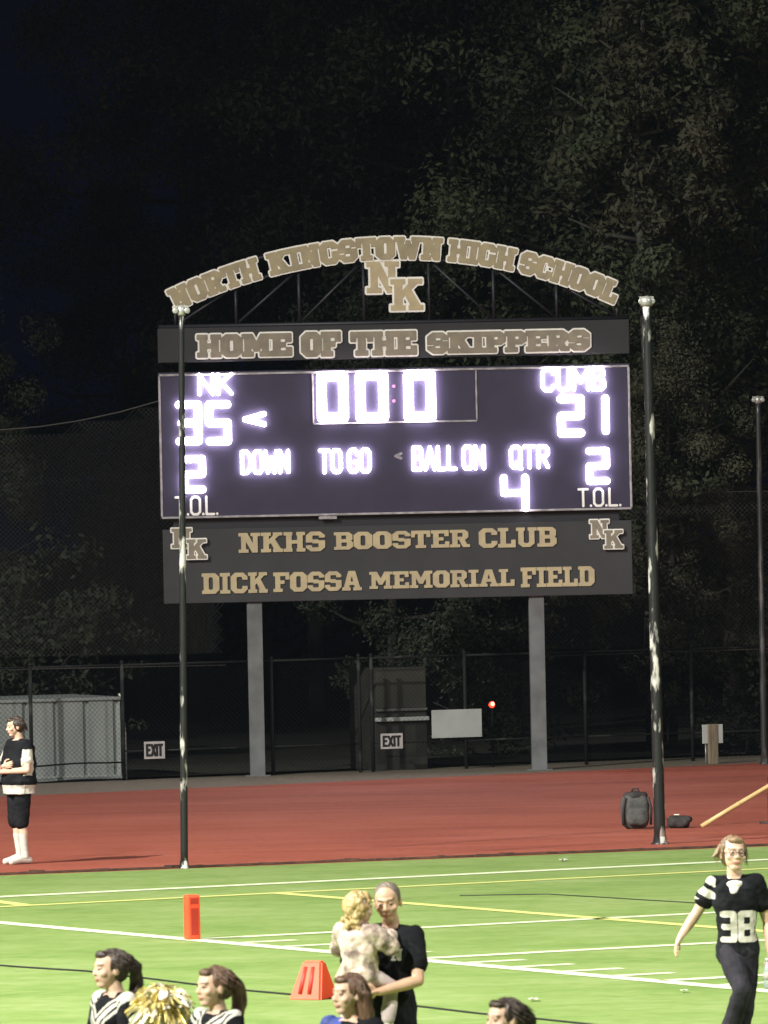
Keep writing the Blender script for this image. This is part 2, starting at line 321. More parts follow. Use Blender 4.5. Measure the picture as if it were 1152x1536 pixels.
def word_sdf(word, w, h, font, pad, step, gap=.25, stroke=1.0):
    """distance field (metres) of a word w wide and h high"""
    sy = h / 10
    xs = np.arange(-pad, w + pad + step, step); ys = np.arange(-pad, h + pad + step, step)
    X, Y = np.meshgrid(xs, ys); D = np.full(X.shape, 1e9)
    if font == 'block':
        lay, W_ = block_field(word, gap); sx = w / W_
        for ch, ox in lay:
            _, solid, cut = G[ch]; d = np.full(X.shape, 1e9)
            for p in solid: d = np.minimum(d, poly_sdf([((x + ox) * sx, y * sy) for x, y in p], X, Y))
            for p in cut: d = np.maximum(d, -poly_sdf([((x + ox) * sx, y * sy) for x, y in p], X, Y))
            D = np.minimum(D, d)
    else:
        x = 0; lay = []
        for ch in word:
            if ch == ' ': x += 3.2; continue
            lay.append((ch, x)); x += ST[ch][0] + gap
        W_ = max(x - gap, .01); r = stroke * sy
        sx = (w - 2 * r) / W_ if W_ > .1 else 1; sy2 = (h - 2 * r) / 10
        for ch, ox in lay:
            for pl in ST[ch][1]:
                for (a, b), (c, d_) in zip(pl[:-1], pl[1:]):
                    ax, ay, bx, by = r + (a + ox) * sx, r + b * sy2, r + (c + ox) * sx, r + d_ * sy2
                    ex, ey = bx - ax, by - ay
                    t = np.clip(((X - ax) * ex + (Y - ay) * ey) / (ex * ex + ey * ey + 1e-12), 0, 1)
                    D = np.minimum(D, np.hypot(X - ax - ex * t, Y - ay - ey * t) - r)
    return xs, ys, D
def contours(xs, ys, D, lev):
    V = D - lev; ny, nx = V.shape; V = np.where(V == 0, 1e-9, V)
    V[0, :] = V[-1, :] = 1; V[:, 0] = V[:, -1] = 1
    nxt = {}
    def ept(k):
        (i, j), (i2, j2) = k
        t = V[i, j] / (V[i, j] - V[i2, j2])
        return (xs[j] + (xs[j2] - xs[j]) * t, ys[i] + (ys[i2] - ys[i]) * t)
    ins = V < 0
    act = ins[:-1, :-1].astype(int) + ins[1:, :-1] + ins[:-1, 1:] + ins[1:, 1:]
    for i, j in zip(*np.where((act > 0) & (act < 4))):
        c = [(i, j), (i, j + 1), (i + 1, j + 1), (i + 1, j)]
        es = []
        for q in range(4):
            a, b = c[q], c[(q + 1) % 4]
            if ins[a] != ins[b]: es.append(((min(a, b), max(a, b)), ins[a]))
        outs = [e for e, s_ in es if s_]; inn = [e for e, s_ in es if not s_]
        if len(outs) == 1: nxt[outs[0]] = inn[0]
        else:
            # ambiguous cell: pair neighbours in order
            order = [e for e, _ in es]; st = [s_ for _, s_ in es]
            for q in range(4):
                if st[q]: nxt[order[q]] = order[(q + 1) % 4]
    loops = []; seen = set()
    for k in list(nxt):
        if k in seen: continue
        lp = []; c = k
        while c not in seen and c in nxt: seen.add(c); lp.append(ept(c)); c = nxt[c]
        if len(lp) > 5:
            P = np.array(lp); keep = []
            n = len(P)
            for q in range(n):                       # drop collinear points
                a, b, c2 = P[q - 1], P[q], P[(q + 1) % n]
                if abs((b[0] - a[0]) * (c2[1] - b[1]) - (b[1] - a[1]) * (c2[0] - b[0])) > 1e-9: keep.append(P[q])
            if len(keep) > 2: loops.append(np.array(keep))
    return loops
def solid(name, loops, y0, y1, m_, parent, fn=None):
    """fill the loops, give them thickness y0 (front) .. y1 (back) in the sign's frame; fn maps (x, z)"""
    cu = bpy.data.curves.new(name, 'CURVE'); cu.dimensions = '2D'; cu.fill_mode = 'BOTH'; cu.extrude = abs(y1 - y0) / 2
    for lp in loops:
        sp = cu.splines.new('POLY'); sp.points.add(len(lp) - 1); sp.use_cyclic_u = True
        for q, p in enumerate(lp):
            a = fn(*p) if fn else p
            sp.points[q].co = (a[0], a[1], 0, 1)
    o = bpy.data.objects.new('tmp', cu); COL.objects.link(o)
    dg = bpy.context.evaluated_depsgraph_get(); dg.update()
    me = bpy.data.meshes.new_from_object(o.evaluated_get(dg))
    bpy.data.objects.remove(o); bpy.data.curves.remove(cu)
    yc = (y0 + y1) / 2
    me.transform(Matrix(((1, 0, 0, 0), (0, 0, -1, yc), (0, 1, 0, 0), (0, 0, 0, 1))))
    me.name = name; me.materials.clear()
    return link(name, me, m_, parent)

# ------------------------------------------------------------------ ground, track, turf, markings
g0 = MB(); n_ = 60
sheet('ground', [(-400, -60), (400, -60), (400, 700), (-400, 700)], 0, M['earth'])
def line_pts(a, b, ext=60):
    a, b = Vector(a), Vector(b); d = (b - a).normalized()
    return a - d * ext, b + d * ext
tn0, tn1 = line_pts(at(0, 1315), at(1152, 1271))
tf0, tf1 = line_pts(at(0, 1196), at(1152, 1144.5))
fb0, fb1 = line_pts(at(0, 1183), at(1152, 1137))
sheet('strip', [tf0, tf1, fb1 + Vector((0, 1.5, 0)), fb0 + Vector((0, 1.5, 0))], .004, M['strip'])
sheet('track', [tn0, tn1, tf1, tf0], .008, M['track'])
sheet('turf', [(tn0.x, -50), (tn1.x, -50), tn1, tn0], .012, M['turf'])
P0 = at(285, 1411.5)
du = Vector((math.cos(TH), math.sin(TH), 0)); dv = Vector((math.sin(TH), -math.cos(TH), 0)); YD = .9144
def fld(u, v): return P0 + du * (u * YD) + dv * (v * YD)
def stripe(mb, a, b, w):
    a, b = Vector(a), Vector(b); t = (b - a).normalized(); n = Vector((-t.y, t.x, 0)) * w / 2
    mb.add([(p.x, p.y, .017) for p in (a - n, b - n, b + n, a + n)], [(0, 1, 2, 3)])
mw, my = MB(), MB()
stripe(mw, fld(0, -22), fld(0, 50), .22)                         # sideline
ev = fld(0, -10)
e0, e1 = at(0, 1347.2), at(1152, 1291.2)
stripe(mw, *line_pts(e0, e1, 25), .26)                            # end line
for v in (0, 5, 10, 15, 20, 25): stripe(mw, fld(0.06, v), fld(50, v), .20)
for v in range(1, 30):
    if v % 5: stripe(mw, fld(.11, v), fld(.78, v), .16)
stripe(my, *line_pts(at(0, 1362.3), at(1060, 1309.3), 25), .19)
a_, b_ = at(420, 1342), at(1152, 1399.5)
stripe(my, a_, b_ + (b_ - a_) * .5, .19)
a_, b_ = at(36, 1359.5), at(0, 1354.8)
stripe(my, a_, b_ + (b_ - a_) * 5, .19)
tag(mw.build('white_field_lines', M['line_w']), kind='structure'); tag(my.build('yellow_field_lines', M['line_y']), kind='structure')
# turf edge with its shadow gap put in as a dark, slightly ragged strip
kb = MB(); A_, B_ = line_pts(at(0, 1313.5), at(1152, 1269.5), 8)
N_ = 260
for i in range(N_):
    p, q = A_.lerp(B_, i / N_), A_.lerp(B_, (i + .97) / N_)
    h = .025 + .03 * max(0, noise.noise((i * .35, 3, 1))); w = .05 + .05 * noise.noise((i * .2, 9, 2))
    kb.add([(p.x, p.y - w, .013), (q.x, q.y - w, .013), (q.x, q.y + .06, .013), (p.x, p.y + .06, .013),
            (p.x, p.y - w, .013 + h), (q.x, q.y - w, .013 + h), (q.x, q.y + .06, .013 + h * .8), (p.x, p.y + .06, .013 + h * .8)],
           [(0, 1, 5, 4), (1, 2, 6, 5), (2, 3, 7, 6), (3, 0, 4, 7), (4, 5, 6, 7)])
tag(kb.build('turf_edge_shadow', M['edge_gap']), kind='structure')
# thin dark lines drawn across the track
lm_ = MB()
for pa, pb, w in [((560, 1273), (1152, 1233), .05), ((-200, 1224), (1300, 1158), .05)]:
    a, b = at(*pa), at(*pb); t = (b - a).normalized(); n = Vector((-t.y, t.x, 0)) * w / 2
    lm_.add([(p.x, p.y, .0125) for p in (a - n, b - n, b + n, a + n)], [(0, 1, 2, 3)])
tag(lm_.build('track_dark_lines', mat('dark track line', (.10, .030, .020), .8, c2=(.18, .05, .032), scale=3)), kind='structure')
def streak(name, pix, label, r=.0085):  # thin dark tube traced along a dark line on the turf
    c = MB(); pts = []
    for i in range(len(pix) - 1):
        for k in range(8):
            t = k / 8; p = at(pix[i][0] + (pix[i + 1][0] - pix[i][0]) * t, pix[i][1] + (pix[i + 1][1] - pix[i][1]) * t)
            p.z = .016 + r * .6; p.y += .05 * noise.noise((p.x * .8, p.y, 4)); pts.append(p)
    pts.append(at(*pix[-1]) + Vector((0, 0, .016 + r * .6)))
    c.path(pts, r, 6); tag(c.build(name, M['black']), label, 'streak')
streak('streak', [(-80, 1446), (130, 1460), (370, 1489), (620, 1512), (722, 1524), (800, 1531), (900, 1542), (1200, 1578)], 'long thin black cable lying on the green turf behind the people')
streak('streak', [(690, 1346), (822, 1343.5), (1042, 1357), (1180, 1362)], 'short thin dark cable lying on the turf near the crossing yellow lines', .0055)

# ------------------------------------------------------------------ scoreboard
pl_, pr_ = at(388, 1165), at(811, 1155)
PSI = R(2)
SO = (pl_ + pr_) / 2; SO.z = 0
sx_, sy_ = Vector((math.cos(PSI), math.sin(PSI), 0)), Vector((-math.sin(PSI), math.cos(PSI), 0))
def sb(px, py, off=0.0):
    d = ray(px, py); t = (SO + sy_ * off - CAM).dot(sy_) / d.dot(sy_); p = CAM + d * t - SO
    return p.dot(sx_), p.z
SBD = thing('scoreboard', 'big black scoreboard on two grey posts under an arch of block letters', 'scoreboard', SO, PSI)
def sbox(name, px0, py0, px1, py1, y0, y1, m_, par=SBD, bev=.01):
    a, b = sb(px0, py1), sb(px1, py0); mb_ = MB(); mb_.box(a[0], y0, a[1], b[0], y1, b[1], bev=bev); return mb_.build(name, m_, par)
for px in (386, 809):                                   # wide-flange posts: flanges and web
    x, _ = sb(px, 1100); zt = sb(px, 902)[1]; p = MB()
    p.box(x - .115, -.02, 0, x + .115, .0, zt + .3, bev=.003); p.box(x - .115, .20, 0, x + .115, .22, zt + .3, bev=.003)
    p.box(x - .015, 0, 0, x + .015, .20, zt + .3); p.box(x - .2, -.09, 0, x + .2, .29, .02, bev=.004)
    p.box(x - .125, .0, 0, x - .110, .2, zt + .3)
    p.build('post', M['steel'], SBD)
disp = sbox('display_panel', 241, 545, 944, 779, -.10, .0, M['screen'])
head_ = sbox('header_panel', 237, 479, 943, 544.8, -.08, .0, mat('header face', (.014, .014, .018), .6, c2=(.019, .019, .024), scale=2))
spon = sbox('sponsor_panel', 246, 780, 947, 906, -.08, .0, M['panel'])
back = sbox('back_frame', 262, 560, 925, 895, .005, .16, M['truss'])
fr = MB()                                                 # white border tubes round the display
ax, az = sb(243, 777); bx, bz = sb(942, 549)
for (x1, z1, x2, z2) in [(ax, az, bx, az), (ax, bz, bx, bz)]: fr.box(x1, -.125, z1 - .016, x2, -.098, z1 + .016, bev=.004)
for x in (ax, bx): fr.box(x - .016, -.127, az + .017, x + .016, -.099, bz - .017, bev=.004)
fr.build('border_trim', M['trim'], disp)
fr = MB(); cx0, cz0 = sb(470, 636); cx1, _ = sb(715, 636)
fr.box(cx0, -.12, cz0 - .012, cx1, -.098, cz0 + .012, bev=.004); fr.box(cx1 - .012, -.121, cz0 + .013, cx1 + .012, -.099, bz - .018, bev=.004)
fr.box(cx0 - .012, -.121, cz0 + .013, cx0 + .012, -.099, bz - .018, bev=.004)
fr.build('clock_border', M['trim'], disp)
lb = MB()                                                 # small maker's strip left plain, under the display
a, b = sb(478, 779), sb(505, 774); lb.box(a[0], -.118, a[1], b[0], -.1005, b[1], bev=.004); lb.build('name_plate', M['trim'], disp)
def led(name, text, px0, py0, px1, py1, stroke, m_, gap=2.6, dep=.075, lev=0):
    x0_, z0_ = sb(px0, py1); x1_, z1_ = sb(px1, py0); h = z1_ - z0_
    xs, ys, D = word_sdf(text, x1_ - x0_, h, 'stroke', .03, h / 34, gap, stroke)
    return solid(name, [lp + np.array([x0_, z0_]) for lp in contours(xs, ys, D, lev)], -.10 - dep, -.101, m_, disp)
led('clock_digit', '0', 476, 557, 521, 634, .92, M['led']); led('clock_digit', '0', 534, 556, 581, 634, .92, M['led'])
[led('colon_dot', '.', 588, y_, 595, y_ + 7, 3.6, M['ledp'], dep=.03) for y_ in (575, 597)]; led('clock_digit', '0', 606, 555, 652, 633, .92, M['led'])
led('score_digit', '3', 264, 601, 302, 668, .86, M['led']); led('score_digit', '5', 309, 601, 346, 668, .86, M['led'])
led('score_digit', '2', 836, 592, 875, 656, .92, M['led']); led('score_digit', '1', 903, 592, 919, 652, .86, M['led'])
led('timeout_digit', '2', 272, 683, 308, 740, .92, M['led']); led('timeout_digit', '2', 879, 671, 913, 727, .92, M['led'])
led('quarter_digit', '4', 751, 711, 792, 768, .9, M['led'])
led('possession_arrow', '<', 364, 612, 399, 646, 1.1, M['led'])
led('team_caption', 'NK', 297, 559, 349, 594, .68, M['led2'], 2.6); led('team_caption', 'CUMB', 811, 550, 907, 588, .68, M['led2'], 2.4)
for t, a, b, c, d in [('DOWN', 361, 674, 434, 712), ('TO GO', 478, 672, 556, 711), ('BALL ON', 618, 667, 727, 707), ('QTR', 764, 667, 823, 704)]:
    led('caption', t, a, b, c, d, 0.62, M['led2'], 2.6, .055)
led('ball_arrow', '<', 591, 676, 603, 692, 1.3, M['trim'], dep=.02)
for a, b, c, d in [(262, 743, 327, 774), (866, 731, 931, 761)]:
    x0_, z0_ = sb(a, d); x1_, z1_ = sb(c, b)
    xs, ys, D = word_sdf('T.O.L.', x1_ - x0_, z1_ - z0_, 'stroke', .03, .008, 2.2, .62)
    solid('timeout_caption', [lp + np.array([x0_, z0_]) for lp in contours(xs, ys, D, 0)], -.112, -.101, M['white'], disp)
def block_word(name, word, px0, py0, px1, py1, y, outline, par, mf=M['gold'], mo=M['white'], fn=None, bold=0, shrink=0):
    x0_, z0_ = sb(px0, py1); x1_, z1_ = sb(px1, py0); w, h = x1_ - x0_, z1_ - z0_
    ins = outline
    xs, ys, D = word_sdf(word, w - 2 * ins, h - 2 * ins, 'block', ins + .02, h / 40, .25)
    org = np.array([x0_ + ins, z0_ + ins]); res = None
    if outline:
        res = solid(name, [lp + org for lp in contours(xs, ys, D, outline)], y - .03, y - .001, mo, par, fn)
        solid('letter_face', [lp + org for lp in contours(xs, ys, D, bold)], y - .042, y - .031, mf, res, fn)
    else:
        res = solid(name, [lp + org for lp in contours(xs, ys, D, bold)], y - .025, y - .001, mf, par, fn)
    return res
# header line
for w_, a, b in [('HOME', 293, 440), ('OF', 449, 513), ('THE', 523, 627), ('SKIPPERS', 638, 886)]:
    t = (a - 293) / 593; block_word('lettering', w_, a, 497 - 9 * t, b, 541.5 - 8 * (b - 293) / 593 + 0, -.08, .040, head_, M['goldg'], bold=.014)
# arch line: four words bent on one circle
Lb, Rb, Mb = sb(264, 469), sb(924, 461), sb(595, 391)
(x1, y1), (x2, y2), (x3, y3) = Lb, Mb, Rb
dd = 2 * (x1 * (y2 - y3) + x2 * (y3 - y1) + x3 * (y1 - y2))
ucx = ((x1**2 + y1**2) * (y2 - y3) + (x2**2 + y2**2) * (y3 - y1) + (x3**2 + y3**2) * (y1 - y2)) / dd
ucy = ((x1**2 + y1**2) * (x3 - x2) + (x2**2 + y2**2) * (x1 - x3) + (x3**2 + y3**2) * (x2 - x1)) / dd
AR = math.hypot(x1 - ucx, y1 - ucy)
def bend(s_, v):            # s_ = arc length from the crown, v = height over the baseline
    a = s_ / AR; return (ucx + (AR + v) * math.sin(a), ucy + (AR + v) * math.cos(a))
def arc_s(px, py):
    x, z = sb(px, py); return AR * math.atan2(x - ucx, z - ucy)
HL = .395
for w_, pa, pb in [('NORTH', (254, 452), (390, 402)), ('KINGSTOWN', (399, 396), (665, 372)), ('HIGH', (670, 374), (774, 392)), ('SCHOOL', (777, 395), (927, 445))]:
    s0, s1 = arc_s(*pa), arc_s(*pb); ins = .030
    xs, ys, D = word_sdf(w_, s1 - s0 - 2 * ins, HL - 2 * ins, 'block', .06, .0095, .25)
    f_ = lambda x, z, s0=s0: bend(x + s0 + ins, z + ins)
    wd = solid('lettering', contours(xs, ys, D, .036), -.10, -.06, M['white'], SBD, f_)
    solid('letter_face', contours(xs, ys, D, .011), -.112, -.101, M['golda'], wd, f_)
tr = MB()                    # arch truss: two arched chords, verticals, diagonals
sA, sB = arc_s(264, 469), arc_s(924, 461); pts = [bend(sA + (sB - sA) * i / 28, .03) for i in range(29)]; pt2 = [bend(sA + (sB - sA) * i / 28, HL - .05) for i in range(29)]
tr.path([(p[0], -.02, p[1]) for p in pts], .03, 8); tr.path([(p[0], -.02, p[1]) for p in pt2], .03, 8)
hz = sb(590, 482)[1]; nodes = [pts[i] for i in range(0, 29, 4)]
for i, p in enumerate(nodes):
    tr.tube((p[0], -.02, hz), (p[0], -.02, p[1]), .026, n=8)
    if i:
        q = nodes[i - 1]; a, b = ((q[0], hz), p) if i <= 3 else ((p[0], hz), q)
        tr.tube((a[0], .01, a[1]), (b[0], .01, b[1]), .022, n=8)
tr.tube((sb(238, 480)[0], -.02, hz - .02), (sb(942, 480)[0], -.02, hz - .02), .035, n=8)
tr.build('arch_truss', M['truss'], SBD)
def emblem(px, py, w_px, m1, m2, par, y):
    """interlocked letters N and K, each with a pale border"""
    x, z = sb(px, py); w = w_px / 94.6
    res = None
    for ch, ox, oz, yy in [('N', 0, -.50, 0), ('K', .42, -.82, -.05)]:
        ww = w * .58; hh = w * .56
        xs, ys, D = word_sdf(ch, ww, hh, 'block', .06 * w + .02, hh / 44)
        org = np.array([x + ox * w, z + oz * w])
        b = solid('emblem', [lp + org for lp in contours(xs, ys, D, w * .035)], y - .03 + yy, y - .001 + yy, m2, par)
        solid('letter_face', [lp + org for lp in contours(xs, ys, D, -w * .002)], y - .04 + yy, y - .031 + yy, m1, b)
emblem(549, 398, 84, M['gold'], M['white'], SBD, -.06)
emblem(257, 796, 52, M['goldg'], M['white'], spon, -.08)
emblem(884, 783, 49, M['goldg'], M['white'], spon, -.08)
for w_, a, b in [('NKHS', 358, 487), ('BOOSTER', 501, 704), ('CLUB', 718, 834)]:
    t = lambda x: (x - 358) / 476
    block_word('lettering', w_, a, 797 - 9 * t(a), b, 832 - 10 * t(b), -.08, 0, spon, M['gold'])
for w_, a, b in [('DICK', 303, 401), ('FOSSA', 410, 542), ('MEMORIAL', 554, 771), ('FIELD', 781, 891)]:
    t = lambda x: (x - 303) / 588
    block_word('lettering', w_, a, 858 - 11 * t(a), b, 893 - 12 * t(b), -.08, 0, spon, M['gold'])

# ------------------------------------------------------------------ poles
def net_pole(bpx, bpy_, tpx, tpy, r, label, mt, top):
    b = at(bpx, bpy_); t = atY(tpx, tpy, b.y) - b
    root = thing('net_pole', label, 'pole', b, 0, 'tall net poles')
    p = MB(); n = 26; L = t.length
    p.path([t * (i / n) for i in range(n + 1)], [r * (1 - .25 * i / n) for i in range(n + 1)], 18)
    p.build('shaft', mt, root)
    ft = MB(); ft.lathe([(r * 1.5, 0), (r * 1.5, .02), (r * 1.15, .035), (r * 1.1, .10)], 18); ft.build('base_collar', mt, root)
    hd = MB(); z = t
    hd.lathe([(r * .9, -.06), (r * 1.15, -.04), (r * 1.15, .02), (r * .9, .05), (.01, .07)], 14, Matrix.Translation(z))
    hd.box(z.x - .09, z.y - .03, z.z + .03, z.x + .09, z.y + .03, z.z + .06, bev=.006)
    for sx in (-.07, .07):
        hd.lathe([(.028, -.015), (.036, -.012), (.036, .012), (.028, .015)], 12, Matrix.Translation(z + Vector((sx, -.04, -.0))) @ Matrix.Rotation(R(90), 4, 'X'))
    hd.build('pulley_head', M['galv'], root)
    return root
net_pole(276.5, 1304, 272, 466, .046, 'slim pole with painted silver glints standing left of the scoreboard at the track edge', M['pole'], 0)
net_pole(990, 1267, 970, 452, .074, 'thick pole with painted glints standing right of the scoreboard beside the backpack', M['pole'], 0)
net_pole(1147, 1147, 1137, 600, .055, 'far dark pole with a bright cap at the right edge', M['poled'], 0)

# ------------------------------------------------------------------ ball nets behind the scoreboard
def back_net(pix_top, pbl, pbr, Y, label):
    n = MB(); cell, w = .055, .0046
    tops = [atY(x, y, Y) for x, y in pix_top]; zb = [atY(*pbl, Y).z, atY(*pbr, Y).z]
    X0, X1 = tops[0].x, tops[-1].x
    def ztop(x):
        for a, b in zip(tops[:-1], tops[1:]):
            if a.x <= x <= b.x: return a.z + (b.z - a.z) * (x - a.x) / (b.x - a.x)
        return tops[0].z
    def zbot(x): return zb[0] + (zb[1] - zb[0]) * (x - X0) / (X1 - X0)
    Hh = max(t.z for t in tops) - min(zb) + .2; z0 = min(zb)
    def yo(x, z): return .10 * noise.noise((x * .5, z * .4, 2))
    for sgn in (1, -1):
        k = -Hh
        while k < (X1 - X0) + Hh:
            # diamond cords, clipped against the sagging head rope
            pts = []; m_ = 24
            for i in range(m_ + 1):
                z = z0 + Hh * i / m_; x = X0 + k + sgn * (z - z0) + (0 if sgn > 0 else 0)
                if X0 <= x <= X1 and zbot(x) <= z <= ztop(x): pts.append((x, Y + yo(x, z), z))
            for a, b in zip(pts[:-1], pts[1:]): n.ribbon(a, b, w, (0, -1, 0))
            k += cell * 1.414
    root = thing('ball_net', label, 'net', (0, 0, 0))
    n.build('netting', M['net'], root)
    rp = MB(); rp.path([(t.x, Y, t.z) for t in tops], .011, 6); rp.build('head_rope', M['net'], root)
    rp = MB(); rp.path([(X0, Y, zb[0]), (X1, Y, zb[1])], .011, 6); rp.build('foot_rope', M['net'], root)
back_net([(-260, 652), (-120, 650), (0, 645), (60, 640), (120, 631), (180, 618), (240, 601), (330, 572)], (-260, 1010), (330, 998), 126.0, 'dark ball net hanging left of the scoreboard with a sagging top rope')
back_net([(800, 741), (960, 739), (1152, 737), (1400, 742)], (800, 985), (1400, 965), 126.6, 'dark ball net with a level top rope right of the scoreboard')

# ------------------------------------------------------------------ chain-link fence, signs, sheds
fA, fB = at(0, 1177.5), at(1152, 1138); fd = (fB - fA).normalized(); fn_ = Vector((fd.y, -fd.x, 0))
def fs(px, py=1160):           # distance along the fence line below an image column
    d = ray(px, py); t = (fA - CAM).dot(fn_) / d.dot(fn_); p = CAM + d * t; return (p - fA).dot(fd)
def fz(px, py):
    d = ray(px, py); t = (fA - CAM).dot(fn_) / d.dot(fn_); return (CAM + d * t).z
fang = math.atan2(fd.y, fd.x)
FT = fz(100, 1000)
def behind(px, off, py=1160):  # ground point below an image column on a line 'off' metres behind the fence
    d = ray(px, py); q0 = fA - fn_ * off; t = (q0 - CAM).dot(fn_) / d.dot(fn_); p = CAM + d * t; return Vector((p.x, p.y, 0)), p.z
FN = thing('chain_link_fence', 'black chain link fence running behind the track under the scoreboard', 'fence', fA, fang)
posts = [fs(x) for x in (-330, -150, 48, 186, 410, 541, 560, 700, 880, 1040, 1200, 1380)]
for i, s in enumerate(posts):
    p = MB(); p.tube((s, 0, 0), (s, 0, FT + .03), .03, n=10); p.lathe([(.036, 0), (.036, .02), (.02, .04), (.003, .05)], 10, Matrix.Translation((s, 0, FT + .03))); p.build('fence_post', M['rail'], FN)
for a, b in zip(posts[:-1], posts[1:]):
    p = MB(); p.tube((a + .03, 0, FT), (b - .03, 0, FT), .019, n=8); p.build('top_rail', M['rail'], FN)
    if not (posts[2] < b < posts[4]) and b - a > .3:
        p = MB(); z = .46; p.tube((a + .03, 0, z), (b - .03, 0, z), .013, n=8); p.build('brace_rail', M['rail'], FN)
cl = MB(); c_ = .055; L0, L1 = posts[0], posts[-1]
k = L0 - FT
while k < L1 + FT:
    for sg in (1, -1):
        a = (k, 0.04); b = (k + sg * (FT - .05), FT - .01)
        (xa, za), (xb, zb_) = a, b
        if min(xa, xb) >= L0 and max(xa, xb) <= L1: cl.ribbon((xa, .045, za), (xb, .045, zb_), .0042, (0, -1, 0))
    k += c_ * 1.414
cl.build('chain_link', M['fence'], FN)
# slack wires in front of the grey container
sw = MB()
for y_ in (1145, 1170):
    a, b = fs(48), fs(184); za = fz(100, y_)
    sw.path([(a - 1.2 + (b - a + 1.2) * i / 10, -.04, za + .012 * math.sin(i * 1.1) - .02 * math.sin(math.pi * i / 10)) for i in range(11)], .014, 6)
sw.build('tension_wire', M['fence'], FN)
def fence_sign(name, px0, py0, px1, py1, label, cat, text=None, mt=None, off=-.06, group=None):
    a, b = fs(px0), fs(px1); z0_, z1_ = fz((px0 + px1) / 2, py1), fz((px0 + px1) / 2, py0)
    root = thing(name, label, cat, fA + fd * ((a + b) / 2) + Vector((0, 0, z0_)), fang, group)
    w, h = (b - a), z1_ - z0_
    p = MB(); p.box(-w / 2, off - .006, 0, w / 2, off, h, bev=.002); bd = p.build('board', mt or M['exit'], root)
    for x in (-w / 2 + .03, w / 2 - .03):
        for z in (.03, h - .03): t = MB(); t.tube((x, off - .010, z), (x, .03, z), .006, n=6); t.build('tie', M['galv'], root)
    if text:
        iw, ih = w * .84, h * .74
        xs, ys, D = word_sdf(text, iw, ih, 'stroke', .02, ih / 40, 3.4, 1.0)
        solid('lettering', [lp + np.array([-iw / 2, h * .13]) for lp in contours(xs, ys, D, 0)], off - .010, off - .0065, M['black'], bd)
    return root
fence_sign('exit_sign', 215, 1112, 246, 1138, 'white EXIT sign on the fence just right of the grey container', 'sign', 'EXIT')
fence_sign('exit_sign', 570, 1100, 603, 1123, 'white EXIT sign on the fence under the grey booth', 'sign', 'EXIT')
fence_sign('blank_board', 647, 1064, 722, 1106, 'blank pale grey board on the fence beside the red light', 'board', mt=M['board'])
# grey storage container behind the fence, left
cb = behind(-260, .55)[0]
ct = thing('storage_container', 'grey sheet metal container behind the fence at the left edge', 'container', Vector((cb.x, cb.y, 0)), fang)
cw = (behind(182, .55)[0] - cb).length; chh = fz(90, 1049) - 0.0
body = MB(); n = 20; prof = []
x = 0; i = 0
rr = random.Random(3)
while x < cw - .3:
    wv = rr.uniform(.28, .5); g = rr.uniform(.05, .09)
    prof += [(x, -.0), (x + wv, -.0), (x + wv + .02, .05), (x + wv + g, .05)]; x += wv + g + .02
prof.append((cw, 0))
vs = [(a, b, .08) for a, b in prof] + [(a, b, chh - .05) for a, b in prof]; k = len(prof)
body.add(vs, [(q, q + 1, k + q + 1, k + q) for q in range(k - 1)])
body.box(0, .06, .08, cw, 2.4, chh - .05)
body.build('corrugated_wall', M['shed'], ct)
rf = MB(); rf.box(-.02, -.03, chh - .05, cw + .02, 2.43, chh, bev=.01); rf.build('roof_edge', M['shed'], ct)
rf = MB(); rf.box(-.02, -.03, 0.0, cw + .02, 2.43, .08, bev=.01); rf.build('base_rail', M['shed'], ct)
cp = MB(); cp.path([(cw + .06, -.06, 0), (cw + .055, -.06, chh * .55), (cw + .02, -.06, chh * .8), (cw + .03, -.06, chh * .97), (cw - .04, -.06, chh * 1.04)], .026, 8); cp.build('corner_post', M['galv'], ct)
# small grey booth behind the fence
bb = behind(604, .5)[0]
bo = thing('equipment_booth', 'small dark grey booth with a pale sill behind the fence under the scoreboard', 'booth', Vector((bb.x, bb.y, 0)), fang)
w = (fs(643) - fs(565)) / 2; zs, zt = fz(604, 1083), fz(604, 1002)
p = MB(); p.box(-w, .02, 0, w, 1.2, zt, bev=.01); p.build('body', mat('booth wall', (.02, .02, .019), .7, c2=(.03, .03, .026), scale=3), bo)
p = MB(); p.box(-w + .02, -.004, zs + .21, w - .02, .018, zt - .04, bev=.004); p.build('window', M['glass'], bo)
p = MB(); p.box(-w - .01, -.07, zs, w + .01, .019, zs + .065, bev=.012); p.build('sill', M['board'], bo)
p = MB(); p.box(-w, -.03, zs + .16, w, .019, zs + .205, bev=.01); p.build('window_rail', mat('dim rail', (.10, .10, .095), .6), bo)
# red lamp
lp_, zl_ = behind(739, .25, 1057)
rl = thing('red_lamp', 'small glowing red lamp on a thin post behind the fence', 'lamp', Vector((lp_.x, lp_.y, 0)), fang)
zc = zl_
p = MB(); p.tube((0, .03, 0), (0, .03, zc - .07), .018, n=8); p.build('post', M['fence'], rl)
p = MB(); p.lathe([(.055, .0), (.06, .03), (.06, .05), (.02, .06)], 16, Matrix.Translation((0, .04, zc)) @ Matrix.Rotation(R(-90), 4, 'X')); p.box(-.03, .03, zc - .09, .03, .06, zc - .04); p.build('housing', M['fence'], rl)
p = MB(); p.lathe([(.002, -.035), (.035, -.028), (.05, -.01), (.053, 0)], 16, Matrix.Translation((0, .035, zc)) @ Matrix.Rotation(R(-90), 4, 'X')); p.build('lens', M['red'], rl)
p = MB(); p.lathe([(.002, -.05), (.022, -.045), (.028, -.03)], 12, Matrix.Translation((0, .034, zc + .012)) @ Matrix.Rotation(R(-90), 4, 'X')); p.build('bulb', M['redhot'], rl)
